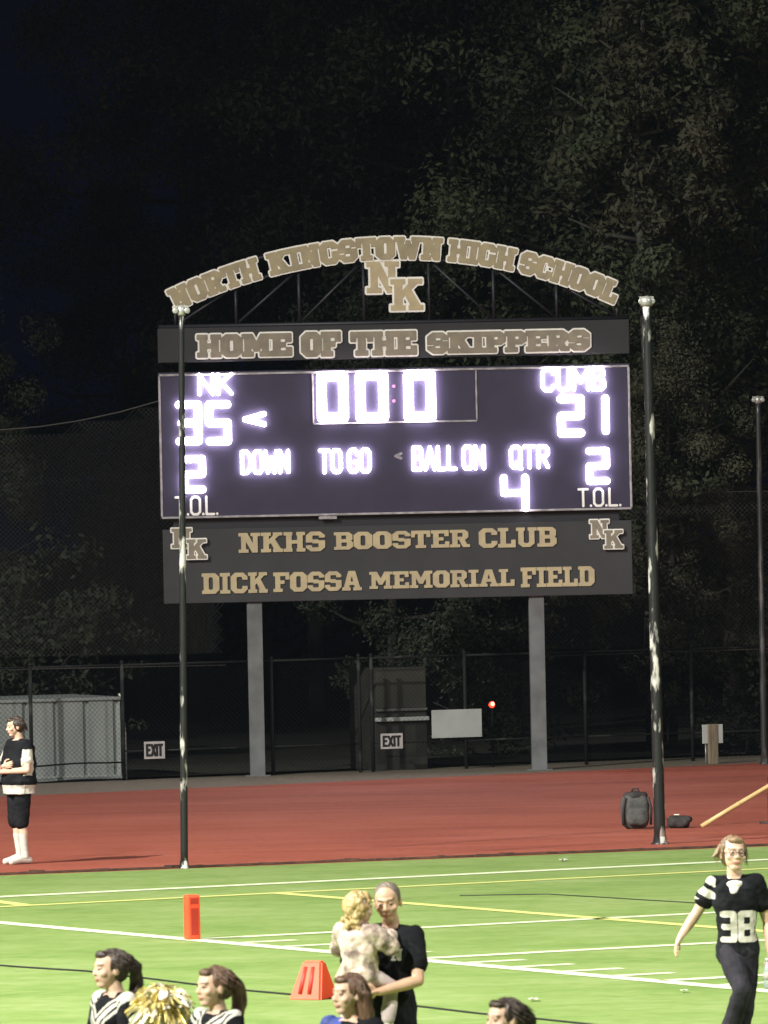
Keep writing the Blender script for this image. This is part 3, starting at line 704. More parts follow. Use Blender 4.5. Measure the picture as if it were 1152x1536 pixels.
# sign board on wooden post, right
qb = at(1069, 1146)
sg = thing('post_sign', 'weathered wooden post with two pale boards at the right of the track', 'sign', qb, fang)
k_ = 1 / 93.8
p = MB(); p.box(-.085, -.05, 0, .085, .05, 60 * k_, bev=.008); p.build('post', M['wood'], sg)
for sx in (-1, 1):
    p = MB(); a, b = sorted((sx * .087, sx * .175)); p.box(a, -.035, 31 * k_, b, .0, 59.5 * k_, bev=.005); p.build('side_board', M['board'], sg)
p = MB(); p.tube((-.12, -.01, 0), (-.12, -.01, 31 * k_), .012, n=8); p.build('stake', M['galv'], sg)

# ------------------------------------------------------------------ bags, stick, pylons, litter
def soft(bm_fn, amp, sc, seed):
    bm = bmesh.new(); bm_fn(bm)
    for v in bm.verts:
        v.co += v.normal * amp * noise.noise(v.co * sc + Vector((seed, 0, 0)))
    return bm
def blob(name, mt, parent, sx, sy, sz, c, amp=.02, sc=9, seed=0, pw=2.0):
    def mk(bm):
        bmesh.ops.create_icosphere(bm, subdivisions=4, radius=1)
        for v in bm.verts:
            q = v.co; e = 2 / pw
            q = Vector([math.copysign(abs(t) ** e, t) for t in q]); v.co = Vector((q.x * sx + c[0], q.y * sy + c[1], max(q.z * sz + c[2], .0)))
        bm.normal_update()
    p = MB(); p.bm(soft(mk, amp, sc, seed), 0, None, True); return p.build(name, mt, parent)
bp_ = at(954, 1244)
bk = thing('backpack', 'dark grey backpack standing upright left of the thick pole with painted glints', 'backpack', bp_, R(8))
blob('main_compartment', M['bag'], bk, .185, .12, .235, (-.01, 0, .235), .012, 8, 1, 3.4)
blob('front_pocket', M['bag'], bk, .145, .06, .12, (0, -.115, .17), .012, 9, 2, 3.2)
blob('top_flap', M['bagd'], bk, .15, .10, .06, (0, .0, .435), .02, 10, 3, 3)
p = MB(); p.path([(-.05, .02, .47), (-.035, .02, .525), (.04, .02, .53), (.06, .02, .475)], .013, 8); p.build('haul_loop', M['bagd'], bk)
for sx in (-1, 1):
    p = MB(); p.path([(sx * .15, -.10, .42), (sx * .185, -.12, .28), (sx * .18, -.10, .06)], .018, 8); p.build('strap', M['bagd'], bk)
hb = at(1018, 1243)
hg = thing('duffel_bag', 'low black bag slumped on the track right of the thick pole with painted glints', 'bag', hb, R(-6))
blob('body', M['bagd'], hg, .155, .11, .085, (0, 0, .085), .025, 9, 5, 2.6)
blob('flap', M['bagd'], hg, .07, .06, .05, (.11, -.02, .12), .02, 12, 6, 2.4)
p = MB(); p.box(-.055, -.06, .178, .015, .02, .19, bev=.004); p.build('white_tag', M['paper'], hg)
p = MB(); p.path([(-.13, -.02, .1), (-.18, -.04, .17), (-.2, -.03, .05)], .01, 6); p.build('strap', M['bagd'], hg)
# stick leaning on a post at the right edge
sb0 = at(1052, 1242); st = thing('wooden_stick', 'long pale wooden stick leaning up to the right edge', 'stick', sb0)
top_ = atY(1150, 1181, sb0.y + .25) - sb0
p = MB(); p.path([Vector((0, 0, .02)), top_ * .5 + Vector((0, 0, .012)), top_, top_ * 1.25], [.030, .031, .03, .03], 10); p.build('shaft', M['stick'], st)
p = MB(); p.path([top_ * .55 + Vector((0, 0, .012)), top_ * .58 + Vector((0, 0, .01))], .034, 10); p.build('grip_band', M['stick'], st)
hp_ = at(1162, 1236); hu = thing('post_stand', 'thin dark stand at the right edge holding the leaning stick', 'stand', hp_)
p = MB(); p.tube((-.07, 0, 0), (-.07, 0, .62), .018, n=8); p.build('upright', M['black'], hu)
p = MB(); p.tube((-.20, .0, .02), (.35, 0, .02), .018, n=8); p.build('foot', M['black'], hu)
p = MB(); p.tube((-.07, 0, .55), (.3, 0, .55), .016, n=8); p.build('crossbar', M['black'], hu)
# goal line pylon
py = thing('pylon', 'upright orange pylon at the goal line corner on the sideline', 'pylon', at(288.5, 1411.5), R(24))
p = MB(); p.box(-.072, -.062, 0.012, .072, .062, .462, bev=.022); p.build('body', M['orange'], py)
p = MB(); p.box(-.040, -.0655, .37, .045, -.0625, .43, bev=.001); p.box(-.034, -.0655, .06, .045, -.0625, .33, bev=.001); p.build('front_patch', M['orange2'], py)
p = MB(); p.box(-.076, -.066, 0.0, .076, .066, .012, bev=.003); p.build('base', M['orange'], py)
# sideline yard marker: a wedge with two long slots
ym = thing('yard_marker', 'orange wedge shaped marker with two slots beside the man holding a child', 'marker', at(471, 1500), R(-30))
p = MB()
wB, wT, dB, dT, hM = .165, .095, .17, .04, .345
V8 = [(-wB, -dB, 0), (wB, -dB, 0), (wB, dB, 0), (-wB, dB, 0), (-wT + .01, -dT, hM), (wT + .01, -dT, hM), (wT + .01, dT, hM), (-wT + .01, dT, hM)]
bm = bmesh.new(); vv = [bm.verts.new(v) for v in V8]
for f in [(3, 2, 1, 0), (4, 5, 6, 7), (0, 1, 5, 4), (1, 2, 6, 5), (2, 3, 7, 6), (3, 0, 4, 7)]: bm.faces.new([vv[q] for q in f])
bmesh.ops.bevel(bm, geom=bm.edges[:], offset=.018, segments=3, affect='EDGES'); p.bm(bm); p.build('body', M['orange'], ym)
for sx in (-.052, .03):
    p = MB(); q = []
    for tz in (0, 1):
        z = .06 + .23 * tz; y = -dB + (dB - dT) * z / hM
        q.append(Vector((sx * (1.15 - .25 * tz) + .005, y + .010, z)))
    p.path([q[0], q[0].lerp(q[1], .5), q[1]], [.024, .024, .021], 12); p.build('slot', M['orange2'], ym)
for i, (px, py_, r_, lab) in enumerate([(845, 1293.5, .035, 'scrap of white paper on the turf near the track edge'), (800, 1504, .028, 'crumpled pale scrap on the turf above the lowest head'), (1026, 1491, .022, 'tiny pale scrap on the turf left of the walking player'), (1149, 1367, .025, 'pale scrap on the turf at the right edge')]):
    c = at(px, py_); bm = bmesh.new(); bmesh.ops.create_grid(bm, x_segments=5, y_segments=4, size=1)
    for v in bm.verts: v.co = Vector((v.co.x * r_ * 1.5, v.co.y * r_ * 2.2, .012 + .02 * (noise.noise(v.co * 2 + Vector((i * 5, 0, 0))) + .6)))
    p = MB(); p.bm(bm, 0, Matrix.Translation(c + Vector((0, 0, .012)))); o = p.build('paper_scrap', M['paper']); tag(o, lab, 'litter')

# ------------------------------------------------------------------ trees
def tree_mesh(seed, H, rad, nleaf, lsize, base=.25):
    r_ = random.Random(seed); tb, lf = MB(), MB()
    bend_ = [Vector((r_.uniform(-.25, .25) * i / 6, r_.uniform(-.25, .25) * i / 6, H * .92 * i / 6)) for i in range(7)]
    tb.path(bend_, [H * .011 * (1 - .13 * i) for i in range(7)], 9)
    clumps = []
    for k in range(26):
        t = base + (1 - base) * (k + r_.random()) / 26; z0_ = H * t * .9
        b = Vector((0, 0, z0_)); i = min(5, int(z0_ / (H * .92) * 6)); b = bend_[i].lerp(bend_[i + 1], min(1, z0_ / (H * .92) * 6 - i))
        prof = math.sin(math.pi * min(1, (t - base) / (1 - base) * .85 + .16)) ** .7
        a = k * 2.4 + r_.uniform(-.4, .4); L = rad * prof * r_.uniform(.55, 1.05)
        e = b + Vector((math.cos(a) * L, math.sin(a) * L, L * r_.uniform(.15, .5)))
        mid = b.lerp(e, .5) + Vector((0, 0, -.06 * L))
        tb.path([b, mid, e], [H * .0045 * (1.1 - t * .6), H * .003, .010], 6)
        for q in range(4): clumps.append((b.lerp(e, r_.uniform(.25, 1.12)) + Vector((r_.gauss(0, .4), r_.gauss(0, .4), r_.gauss(0, .35))), r_.uniform(.5, 1.15) * rad * .23))
    for _ in range(nleaf):
        c, cr = r_.choice(clumps)
        d = Vector((r_.gauss(0, 1), r_.gauss(0, 1), r_.gauss(0, .75)));  d = d.normalized() * cr * (r_.random() ** .45)
        p_ = c + d
        if noise.noise(p_ * .9 + Vector((seed, 0, 0))) < -.22: continue
        nrm = (d.normalized() + Vector((r_.uniform(-.8, .8), r_.uniform(-.8, .8), r_.uniform(-.3, 1)))).normalized()
        u = nrm.orthogonal().normalized(); u.rotate(Matrix.Rotation(r_.uniform(0, 6.28), 3, nrm)); w = nrm.cross(u); s = lsize * r_.uniform(.6, 1.3)
        lf.add([p_ - u * s, p_ + w * s * .45 - u * .15 * s, p_ + u * s, p_ - w * s * .45 - u * .15 * s], [(0, 1, 2, 3)])
    return tb, lf
protos = {}
def tree(kind, px, Y, sc, rz, leaf, bark, label, cat='tree', group='trees behind the scoreboard'):
    if kind not in protos:
        tb, lf = tree_mesh(*kind)
        protos[kind] = (tb, lf, {})
    tb, lf, cache = protos[kind]
    x = atY(px, 1100, Y).x
    name = 'shrub' if cat == 'shrub' else 'tree'
    root = thing(name, label, cat, (x, Y, 0), rz, group); root.scale = (sc, sc, sc)
    for nm, mb_, mt in (('trunk', tb, M[bark]), ('crown', lf, M[leaf])):
        key = (nm, mt.name)
        if key not in cache: o = mb_.build(nm, mt, root); cache[key] = o
        else: o = bpy.data.objects.new(nm, cache[key].data); COL.objects.link(o); o.parent = root
    return root
TA, TB, TC = (11, 17, 4.0, 64000, .07, .2), (12, 15, 3.4, 56000, .07, .12), (13, 18, 4.4, 68000, .07, .25)
T_ = [(TA, 985, 134, 1.0, 2.2, 'leaf1', 'bark', 'leafy green tree right of the scoreboard, brightest crown of the woods'),
      (TB, 1100, 138, 1.15, 1, 'leaf3', 'bark', 'brownish tree behind the far pole at the right edge'),
      (TC, 690, 142, 1.05, 2, 'leaf2', 'bark', 'dark tall tree rising behind the right half of the arch'),
      (TA, 480, 148, 1.05, 3, 'leaf3', 'bark', 'dim brownish tree behind the left half of the arch'),
      (TC, 300, 152, 1.0, 4, 'leaf2', 'bark', 'dim dark tree above the left end of the arch'),
      (TB, 590, 136, .62, 2.5, 'leaf2', 'bark', 'lower dark green tree between the two scoreboard posts'),
      (TC, 800, 152, 1.15, 5, 'leaf1', 'bark', 'tall green tree behind the emblem side of the arch'),
      (TA, 1010, 150, 1.2, 2, 'leaf2', 'bark', 'tall dark tree between the two right poles'),
      (TB, 1240, 146, 1.2, 3, 'leaf1', 'bark', 'green tree cut by the right edge'),
      (TB, -75, 136, .66, 4, 'leaf2', 'bark', 'low dark green tree cut by the left edge above the net'),
      (TC, 560, 160, 1.1, 1, 'leaf2', 'bark', 'farthest dark tree at the top centre'),
      (TA, 200, 158, .66, 1, 'leaf2', 'bark', 'short dark tree behind the left net'),
      (TB, 1010, 131, .50, 4, 'leaf3', 'bark', 'low brownish tree behind the right net')]
T_.append(((14, 13.5, 1.8, 12000, .08, .70), 984, 131.5, 1.0, 1, 'leaf3', 'birch', 'slim tree with a pale bare trunk right of the arch'))
for a in T_: tree(*a)
SH = (21, 2.6, 1.5, 8000, .055, .02)
for px, Y, sc, lab in [(40, 130, 1.25, 'green shrub behind the left net above the container'), (760, 130, 1.05, 'green shrub behind the fence near the right post'), (1120, 128.5, .9, 'green shrub at the foot of the far right pole')]:
    tree(SH, px, Y, sc, px, 'leaf2', 'bark', lab, 'shrub', 'shrubs behind the fence')
# the far wood: one dark mass of leaves behind the trees that can be told apart
fw = MB(); r_ = random.Random(5)
for _ in range(70000):
    px = r_.uniform(140, 1500); Y = r_.uniform(168, 182)
    top = 13 + 9 * noise.noise((px * .006, 3, 0)) + (px - 140) * .02
    top = min(top, 2 + (px - 120) * .055)
    z = r_.uniform(0, 1) ** .8 * top
    p_ = atY(px, 1100, Y); p_.z = z
    if noise.noise(p_ * .45) < -.18: continue
    n1 = Vector((r_.uniform(-1, 1), r_.uniform(-1.4, .2), r_.uniform(-.2, 1))).normalized(); u = n1.orthogonal().normalized(); w = n1.cross(u); s = r_.uniform(.07, .15)
    fw.add([p_ - u * s, p_ + w * s * .5, p_ + u * s, p_ - w * s * .5], [(0, 1, 2, 3)])
tag(fw.build('far_woods', M['leaf2']), 'dark mass of far woods behind the trees', 'woods', kind='stuff')

# ------------------------------------------------------------------ people
class Fig:
    """closed overlapping volumes that a voxel remesh fuses into one continuous surface"""
    def __init__(s): s.m = MB()
    def ell(s, c, r, mx=None, seg=16):
        bm = bmesh.new(); bmesh.ops.create_uvsphere(bm, u_segments=seg, v_segments=max(8, seg // 2 + 2), radius=1)
        M4 = Matrix.Translation(Vector(c)) @ (mx.to_4x4() if mx else Matrix.Identity(4)) @ Matrix.Diagonal((*r, 1)) if not isinstance(r, (int, float)) else Matrix.Translation(Vector(c)) @ Matrix.Diagonal((r, r, r, 1))
        s.m.bm(bm, 0, M4)
    def cap(s, a, b, ra, rb, n=14):
        s.ell(a, ra, seg=n); s.ell(b, rb, seg=n)
        s.m.path([a, b], [ra, rb], n)
    def chain(s, pts, rs, n=14):
        for i in range(len(pts) - 1): s.cap(pts[i], pts[i + 1], rs[i], rs[i + 1], n)
    def loft(s, rings, T=None, n=28):
        vs, fs_ = [], []
        for (cx, cy, z, rx, ry) in rings:
            for k in range(n):
                a = 2 * math.pi * k / n; c, d = math.cos(a), math.sin(a)
                v = Vector((cx + rx * math.copysign(abs(c) ** .85, c), cy + ry * math.copysign(abs(d) ** .85, d), z)); vs.append(T(v) if T else v)
        for i in range(len(rings) - 1):
            for k in range(n): fs_.append((i * n + k, i * n + (k + 1) % n, (i + 1) * n + (k + 1) % n, (i + 1) * n + k))
        fs_.append(tuple(range(n))[::-1]); fs_.append(tuple((len(rings) - 1) * n + k for k in range(n)))
        s.m.add(vs, fs_)
    def build(s, name, mats, parent, vox=.007, it=3, amp=0, sc=10, seed=0, slot=None, grain=None):
        me = bpy.data.meshes.new('tmp'); me.from_pydata(s.m.v, [], s.m.f); me.update()
        o = bpy.data.objects.new('tmp', me); COL.objects.link(o)
        md = o.modifiers.new('r', 'REMESH'); md.mode = 'VOXEL'; md.voxel_size = vox; md.use_smooth_shade = True
        if it: sm = o.modifiers.new('s', 'SMOOTH'); sm.factor = .5; sm.iterations = it
        dg = bpy.context.evaluated_depsgraph_get(); dg.update()
        m2 = bpy.data.meshes.new_from_object(o.evaluated_get(dg)); bpy.data.objects.remove(o); bpy.data.meshes.remove(me)
        if amp:
            nv = len(m2.vertices); g = grain or (1, 1, 1)
            co = np.empty(nv * 3); m2.vertices.foreach_get('co', co); co = co.reshape(-1, 3)
            no = np.empty(nv * 3); m2.vertex_normals.foreach_get('vector', no); no = no.reshape(-1, 3)
            dn = []
            for x, y, z in co:
                q = Vector((x * g[0], y * g[1], z * g[2])) * sc + Vector((seed, seed, 0))
                dn.append(noise.noise(q) + .5 * noise.noise(q * 2.3))
            m2.vertices.foreach_set('co', (co + no * (np.array(dn) * amp)[:, None]).ravel())
        m2.name = name
        ob = link(name, m2, mats, parent)
        m2.polygons.foreach_set('use_smooth', [True] * len(m2.polygons))
        if slot:
            m2.polygons.foreach_set('material_index', [slot(p.center) for p in m2.polygons])
        m2.update(); return ob
def hand(f, w, d, nrm, side, curl=.5, sc=1.0, spread=.12):
    """w wrist, d direction of the fingers, nrm palm normal, side +1: thumb along d x nrm"""
    d = Vector(d).normalized(); nrm = Vector(nrm); nrm = (nrm - d * nrm.dot(d)).normalized(); x = d.cross(nrm) * side
    w = Vector(w)
    mx = Matrix((x, d, nrm)).transposed()
    f.ell(w + d * .05 * sc, (.041 * sc, .055 * sc, .017 * sc), mx); f.cap(w, w + d * .04 * sc, .026 * sc, .024 * sc, 10)
    for i, (off, L) in enumerate([(.030, .072), (.010, .080), (-.010, .075), (-.029, .058)]):
        b = w + (d * (.088 - .004 * abs(i - 1)) + x * off) * sc; a = curl * (1 + .12 * i); dr = (d + x * spread * off / .03).normalized()
        pts = [b]; ang = a * .7
        for k, fr_ in enumerate((.45, .31, .24)):
            dd_ = dr * math.cos(ang) + nrm * math.sin(ang); pts.append(pts[-1] + dd_ * L * fr_ * sc); ang += a
        f.chain(pts, [.0098 * sc, .0092 * sc, .0085 * sc, .0075 * sc], 8)
    b = w + (d * .028 + x * .030) * sc; p1 = b + (d * .5 + x * .75 + nrm * .25).normalized() * .036 * sc; p2 = p1 + (d * .85 + x * .25 + nrm * .45).normalized() * .030 * sc; p3 = p2 + (d + nrm * .5 - x * .1).normalized() * .024 * sc
    f.chain([b, p1, p2, p3], [.015 * sc, .012 * sc, .0105 * sc, .0085 * sc], 8)
def head_mx(yaw, pitch, roll=0): return Matrix.Rotation(yaw, 3, 'Z') @ Matrix.Rotation(pitch, 3, 'X') @ Matrix.Rotation(roll, 3, 'Y')
def head(f, c, mx, sc=1.0):
    c = Vector(c); P = lambda x, y, z: c + mx @ (Vector((x, y, z)) * sc)
    f.ell(P(0, .014, .022), (.078 * sc, .097 * sc, .090 * sc), mx, 24); f.ell(P(0, .004, .040), (.074 * sc, .091 * sc, .073 * sc), mx, 24); f.ell(P(0, -.028, -.03), (.062 * sc, .066 * sc, .072 * sc), mx, 20)
    f.ell(P(0, -.050, -.088), (.036 * sc, .036 * sc, .026 * sc), mx); f.ell(P(0, -.074, .030), (.052 * sc, .022 * sc, .014 * sc), mx)
    f.cap(P(0, -.088, .016), P(0, -.106, -.022), .008 * sc, .0115 * sc, 10); f.ell(P(.012, -.1, -.026), .008 * sc, seg=8); f.ell(P(-.012, -.097, -.026), .008 * sc, seg=8)
    for s_ in (-1, 1):
        f.ell(P(s_ * .079, .012, -.008), (.009 * sc, .021 * sc, .032 * sc), mx, 12); f.ell(P(s_ * .045, -.062, -.022), (.024 * sc, .024 * sc, .022 * sc), mx, 10)
        f.ell(P(s_ * .031, -.079, .006), (.014 * sc, .012 * sc, .010 * sc), mx, 10)
    f.ell(P(0, -.090, -.054), (.025 * sc, .010 * sc, .007 * sc), mx, 10); f.ell(P(0, -.088, -.064), (.021 * sc, .010 * sc, .007 * sc), mx, 10)
def face_slot(c, mx, sc, browslot=1):
    inv = mx.transposed(); c = Vector(c)
    def fn(p):
        q = inv @ (p - c) / sc
        if q.y < -.05:
            if ((abs(q.x) - .031) / .013) ** 2 + ((q.z - .006) / .0065) ** 2 < 1: return 1
            if abs(abs(q.x) - .033) < .02 and abs(q.z - .030 - .12 * (.03 - abs(abs(q.x) - .03))) < .0032: return 1
            if (q.x / .026) ** 2 + ((q.z + .059) / .011) ** 2 < 1 and q.y < -.07: return 2
        return 0
    return fn
def std(H=1.75):
    k = H / 1.75; J = {}
    for s_, x in (('r', -1), ('l', 1)):
        J['hip' + s_] = Vector((x * .09, 0, .92)) * k; J['knee' + s_] = Vector((x * .10, -.015, .50)) * k; J['ank' + s_] = Vector((x * .105, .03, .085)) * k
        J['toe' + s_] = Vector((x * .125, -.15, .035)) * k; J['sh' + s_] = Vector((x * .185, .01, 1.42)) * k; J['el' + s_] = Vector((x * .245, .04, 1.13)) * k
        J['wr' + s_] = Vector((x * .265, -.04, .88)) * k; J['hd' + s_] = (Vector((x * .02, -.12, -1)), Vector((-x, 0, 0)), 1 if x > 0 else -1, .45)
    J['head'] = Vector((0, -.02, 1.625)) * k; J['neck'] = Vector((0, .02, 1.45)) * k; J['k'] = k; J['mx'] = head_mx(0, 0); J['lean'] = (0, 0); J['fat'] = 1.0
    return J
def torso_T(J):
    z0_ = .92 * J['k']; ax_, ay_ = J['lean']
    Mx = Matrix.Rotation(ax_, 3, 'X') @ Matrix.Rotation(ay_, 3, 'Y')
    return lambda v: Vector((0, 0, z0_)) + Mx @ (Vector(v) - Vector((0, 0, z0_)))
def leanJ(J):
    """carry shoulders, neck and head with the leaning trunk"""
    T = torso_T(J)
    for q in ('shr', 'shl', 'head', 'neck'): J[q] = T(J[q])
def TR(J, inf=0, fat=None):
    k = J['k']; f = J['fat']
    R_ = [(0, 0, .83, .135, .10), (0, 0, .90, .165, .118), (0, 0, .98, .160 * f, .112 * f), (0, .0, 1.08, .142 * f, .104 * f), (0, 0, 1.20, .155 * f, .110 * f), (0, 0, 1.31, .172, .118), (0, .01, 1.39, .178, .102), (0, .015, 1.44, .135, .082), (0, .02, 1.475, .07, .062)]
    sl_ = J.get('slim', 1.0)
    return [(a * k, b * k, c * k, d * k * sl_ + inf, e * k * sl_ + inf) for a, b, c, d, e in R_]
def body(J, parent, skin, shoes=None, arms=('r', 'l'), name='body', female=False, thumb=None):
    k = J['k']; f = Fig(); f.loft(TR(J), torso_T(J))
    f.chain([J['neck'], J['neck'].lerp(J['head'], .62)], [.060 * k, .052 * k])
    head(f, J['head'], J['mx'], J.get('hs', 1.0))
    for s_ in 'rl':
        f.chain([J['hip' + s_] + Vector((0, 0, .02)), J['hip' + s_].lerp(J['knee' + s_], .45), J['knee' + s_]], [.092 * k * J.get('leg', 1), .080 * k * J.get('leg', 1), .054 * k])
        f.chain([J['knee' + s_], J['knee' + s_].lerp(J['ank' + s_], .32) + Vector((0, .012, 0)), J['ank' + s_].lerp(J['knee' + s_], .2), J['ank' + s_]], [.054 * k, .057 * k, .038 * k, .038 * k])
        a, t = J['ank' + s_], J['toe' + s_]; dr = (t - a); heel = a + Vector((-dr.x * .28, -dr.y * .28, -.045 * k))
        f.chain([heel, a.lerp(t, .5) + Vector((0, 0, -.012 * k)), t], [.034 * k, .036 * k, .030 * k]); f.chain([a, a.lerp(t, .5)], [.038 * k, .036 * k])
        f.chain([J['sh' + s_], J['sh' + s_].lerp(J['el' + s_], .4), J['el' + s_]], [.054 * k, .048 * k, .039 * k])
        f.chain([J['el' + s_], J['el' + s_].lerp(J['wr' + s_], .3), J['wr' + s_]], [.039 * k, .041 * k, .027 * k])
        d, n_, sd, cu = J['hd' + s_]; hand(f, J['wr' + s_], d, n_, sd, cu, k)
    return f.build(name, [M[skin], M['eye'], M['lip']], parent, .0065, 2, slot=face_slot(J['head'], J['mx'], J.get('hs', 1.0)))
def shirt(J, parent, mats, inf=.018, sleeve=.5, hem=.86, slot=None, name='shirt', amp=.010, pads=0, wide=.012):
    k = J['k']; f = Fig(); rr_ = [list(r) for r in TR(J, inf) if r[2] >= hem * k - .001]; 
    for r in rr_:
        if r[2] > 1.42 * k: r[3] -= inf * .6; r[4] -= inf * .5
    rr_.insert(0, [rr_[0][0], rr_[0][1], hem * k - .03, rr_[0][3] + .004, rr_[0][4] + .004])
    f.loft([tuple(r) for r in rr_[:-1]] + [(rr_[-1][0], rr_[-1][1], rr_[-1][2] - .012, rr_[-1][3] + .004, rr_[-1][4] + .004)], torso_T(J))
    for s_ in 'rl':
        n0 = J['neck'].lerp(J['sh' + s_], .35); f.chain([n0 - Vector((0, 0, .012)), J['sh' + s_] - Vector((0, 0, .01))], [.050 * k + inf * .5, .050 * k + inf * .45])
        S_, E_, W_ = J['sh' + s_], J['el' + s_], J['wr' + s_]
        f.ell(S_ + Vector((-S_.x * .06, 0, -.004)), (.052 + inf * .45 + pads, .052 + inf * .45 + pads * .6, .046 + inf * .4 + pads * .7))
        if sleeve <= 1: f.chain([S_, S_.lerp(E_, sleeve * .6), S_.lerp(E_, sleeve)], [.053 * k + inf * .5, .049 * k + inf * .55 + wide * .4, .046 * k + inf * .6 + wide * .7])
        else: f.chain([S_, E_, E_.lerp(W_, sleeve - 1)], [.054 * k + inf, .042 * k + inf, .032 * k + inf])
    return f.build(name, mats, parent, .008, 5, amp, 11, rng.random() * 50, slot)
def trousers(J, parent, mt, to=.93, inf=.018, flare=.01, name='trousers', top=.99, amp=.008):
    """to: 0..1 down the leg (0.5 = knee)"""
    k = J['k']; f = Fig(); f.loft([r for r in TR(J, inf) if r[2] <= top * k + .001], torso_T(J))
    for s_ in 'rl':
        h, kn, an = J['hip' + s_] + Vector((0, 0, .02)), J['knee' + s_], J['ank' + s_]
        if to <= .5:
            e = h.lerp(kn, to * 2); f.chain([h, h.lerp(e, .5), e], [.092 * k + inf, .088 * k + inf, (.092 - .04 * to * 2) * k + inf + flare])
        else:
            e = kn.lerp(an, to * 2 - 1); lg = J.get('leg', 1.0); f.chain([h, h.lerp(kn, .45), kn, kn.lerp(an, .35), e], [.092 * k * lg + inf, .08 * k * lg + inf, .056 * k * lg + inf, .057 * k * lg + inf, .042 * k + inf + flare])
    return f.build(name, mt, parent, .008, 2, amp, 9, rng.random() * 50)
def shoes(J, parent, mt, socks=None):
    for s_ in 'rl':
        k = J['k']; f = Fig(); a, t = J['ank' + s_], J['toe' + s_]; dr = t - a; heel = a + Vector((-dr.x * .30, -dr.y * .30, -.042 * k))
        f.chain([heel, a.lerp(t, .5) + Vector((0, 0, -.008 * k)), t + dr * .06], [.042 * k, .046 * k, .039 * k]); f.chain([a + Vector((0, 0, .0)), a.lerp(t, .5)], [.047 * k, .042 * k])
        f.build('shoe', mt, parent, .007, 2)
        if socks:
            f = Fig(); kn = J['knee' + s_]; f.chain([a, a.lerp(kn, .2), a.lerp(kn, socks)], [.046 * k, .045 * k, .053 * k]); f.build('sock', M['whitecloth'], parent, .007, 2, .003, 20)
def hair(J, parent, mt, style, seed=0):
    c, mx, sc = J['head'], J['mx'], J.get('hs', 1.0); f = Fig(); P = lambda x, y, z: c + mx @ (Vector((x, y, z)) * sc)
    if style in ('pony', 'long', 'short', 'wispy'):
        f.ell(P(0, .024, .034), (.084 * sc, .098 * sc, .094 * sc), mx, 24); f.ell(P(0, .045, -.01), (.080 * sc, .070 * sc, .075 * sc), mx, 20)
        for s_ in (-1, 1): f.ell(P(s_ * .066, .02, .03), (.022 * sc, .05 * sc, .05 * sc), mx)
        f.ell(P(0, -.05, .088), (.055 * sc, .04 * sc, .028 * sc), mx)
    if style == 'pony':
        f.ell(P(0, .115, .055), .035 * sc); f.chain([P(0, .115, .055), P(.005, .165, .0), P(.0, .175, -.09), P(.012, .15, -.19), P(.02, .125, -.26)], [.03 * sc, .042 * sc, .046 * sc, .036 * sc, .012 * sc])
    if style == 'long':
        for s_ in (-1, 0, 1): f.chain([P(s_ * .06, .05, .0), P(s_ * .075, .07, -.1), P(s_ * .07, .075, -.2), P(s_ * .05, .07, -.27)], [.045 * sc, .05 * sc, .045 * sc, .02 * sc])
    if style == 'wispy':
        r_ = random.Random(seed)
        for i in range(16):
            a = r_.uniform(-2.6, 2.6); x, y = math.sin(a) * .075, .03 - math.cos(a) * .085
            f.chain([P(x, y, .05), P(x * 1.25, y * 1.2 + .01, .03), P(x * 1.45 + r_.uniform(-.02, .02), y * 1.3, -.015 + r_.uniform(-.02, .03))], [.022 * sc, .015 * sc, .005 * sc], 8)
    if style == 'curly':
        r_ = random.Random(seed)
        for i in range(120):
            d = Vector((r_.gauss(0, 1), r_.gauss(.45, .8), r_.gauss(.35, .9))).normalized()
            if d.y < -.45 and d.z < .55: continue
            q = Vector((d.x * .088, .012 + d.y * .10, .022 + d.z * .098)); f.ell(P(*q), r_.uniform(.018, .032) * sc, seg=8)
        for i in range(26): f.ell(P(r_.uniform(-.09, .09), r_.uniform(.03, .10), r_.uniform(-.15, -.05)), r_.uniform(.018, .03) * sc, seg=8)
    if style == 'cropped':
        f.ell(P(0, .018, .042), (.0800 * sc, .092 * sc, .082 * sc), mx, 24); f.ell(P(0, .050, .0), (.078 * sc, .068 * sc, .062 * sc), mx, 20)
        for s_ in (-1, 1): f.ell(P(s_ * .070, .012, .022), (.012 * sc, .04 * sc, .034 * sc), mx)
    if style == 'fringe':
        f.ell(P(0, .055, -.005), (.080 * sc, .062 * sc, .052 * sc), mx, 20)
        for s_ in (-1, 1): f.ell(P(s_ * .072, .03, .006), (.018 * sc, .045 * sc, .045 * sc), mx)
    if style in ('pony', 'long', 'short', 'wispy'):
        r_ = random.Random(int(seed * 100) + 3); sm_ = MB()
        for i in range(420):
            a = r_.uniform(-2.7, 2.7) if style != 'short' else r_.uniform(-1.6, 1.6); el = r_.uniform(-.2, 1.3)
            d = Vector((math.sin(a) * math.cos(el), math.cos(a) * math.cos(el), math.sin(el)))
            if d.y < -.35 and d.z < .62: continue
            q = Vector((d.x * .088, .024 + d.y * .100, .034 + d.z * .094)); L = r_.uniform(.03, .10)
            fl = Vector((d.x * .2, .5 if style == 'pony' else .25, -.8 if style != 'pony' else -.35)).normalized(); out = d * (r_.uniform(.0, .06) if i % 6 else r_.uniform(.1, .35))
            pts = [P(*q), P(*(q + (fl + out) * L * .5)), P(*(q + (fl + out * .7) * L + Vector((0, 0, -.02 * r_.random()))))]
            sm_.path(pts, [.0035, .0028, .0008], 4)
        sm_.build('hair_strands', mt, parent)
    am = {'curly': .004, 'fringe': .002, 'cropped': .0025}.get(style, .009)
    return f.build('hair', mt, parent, .006, 1, am, 26, seed, grain=(1, 1, .35))
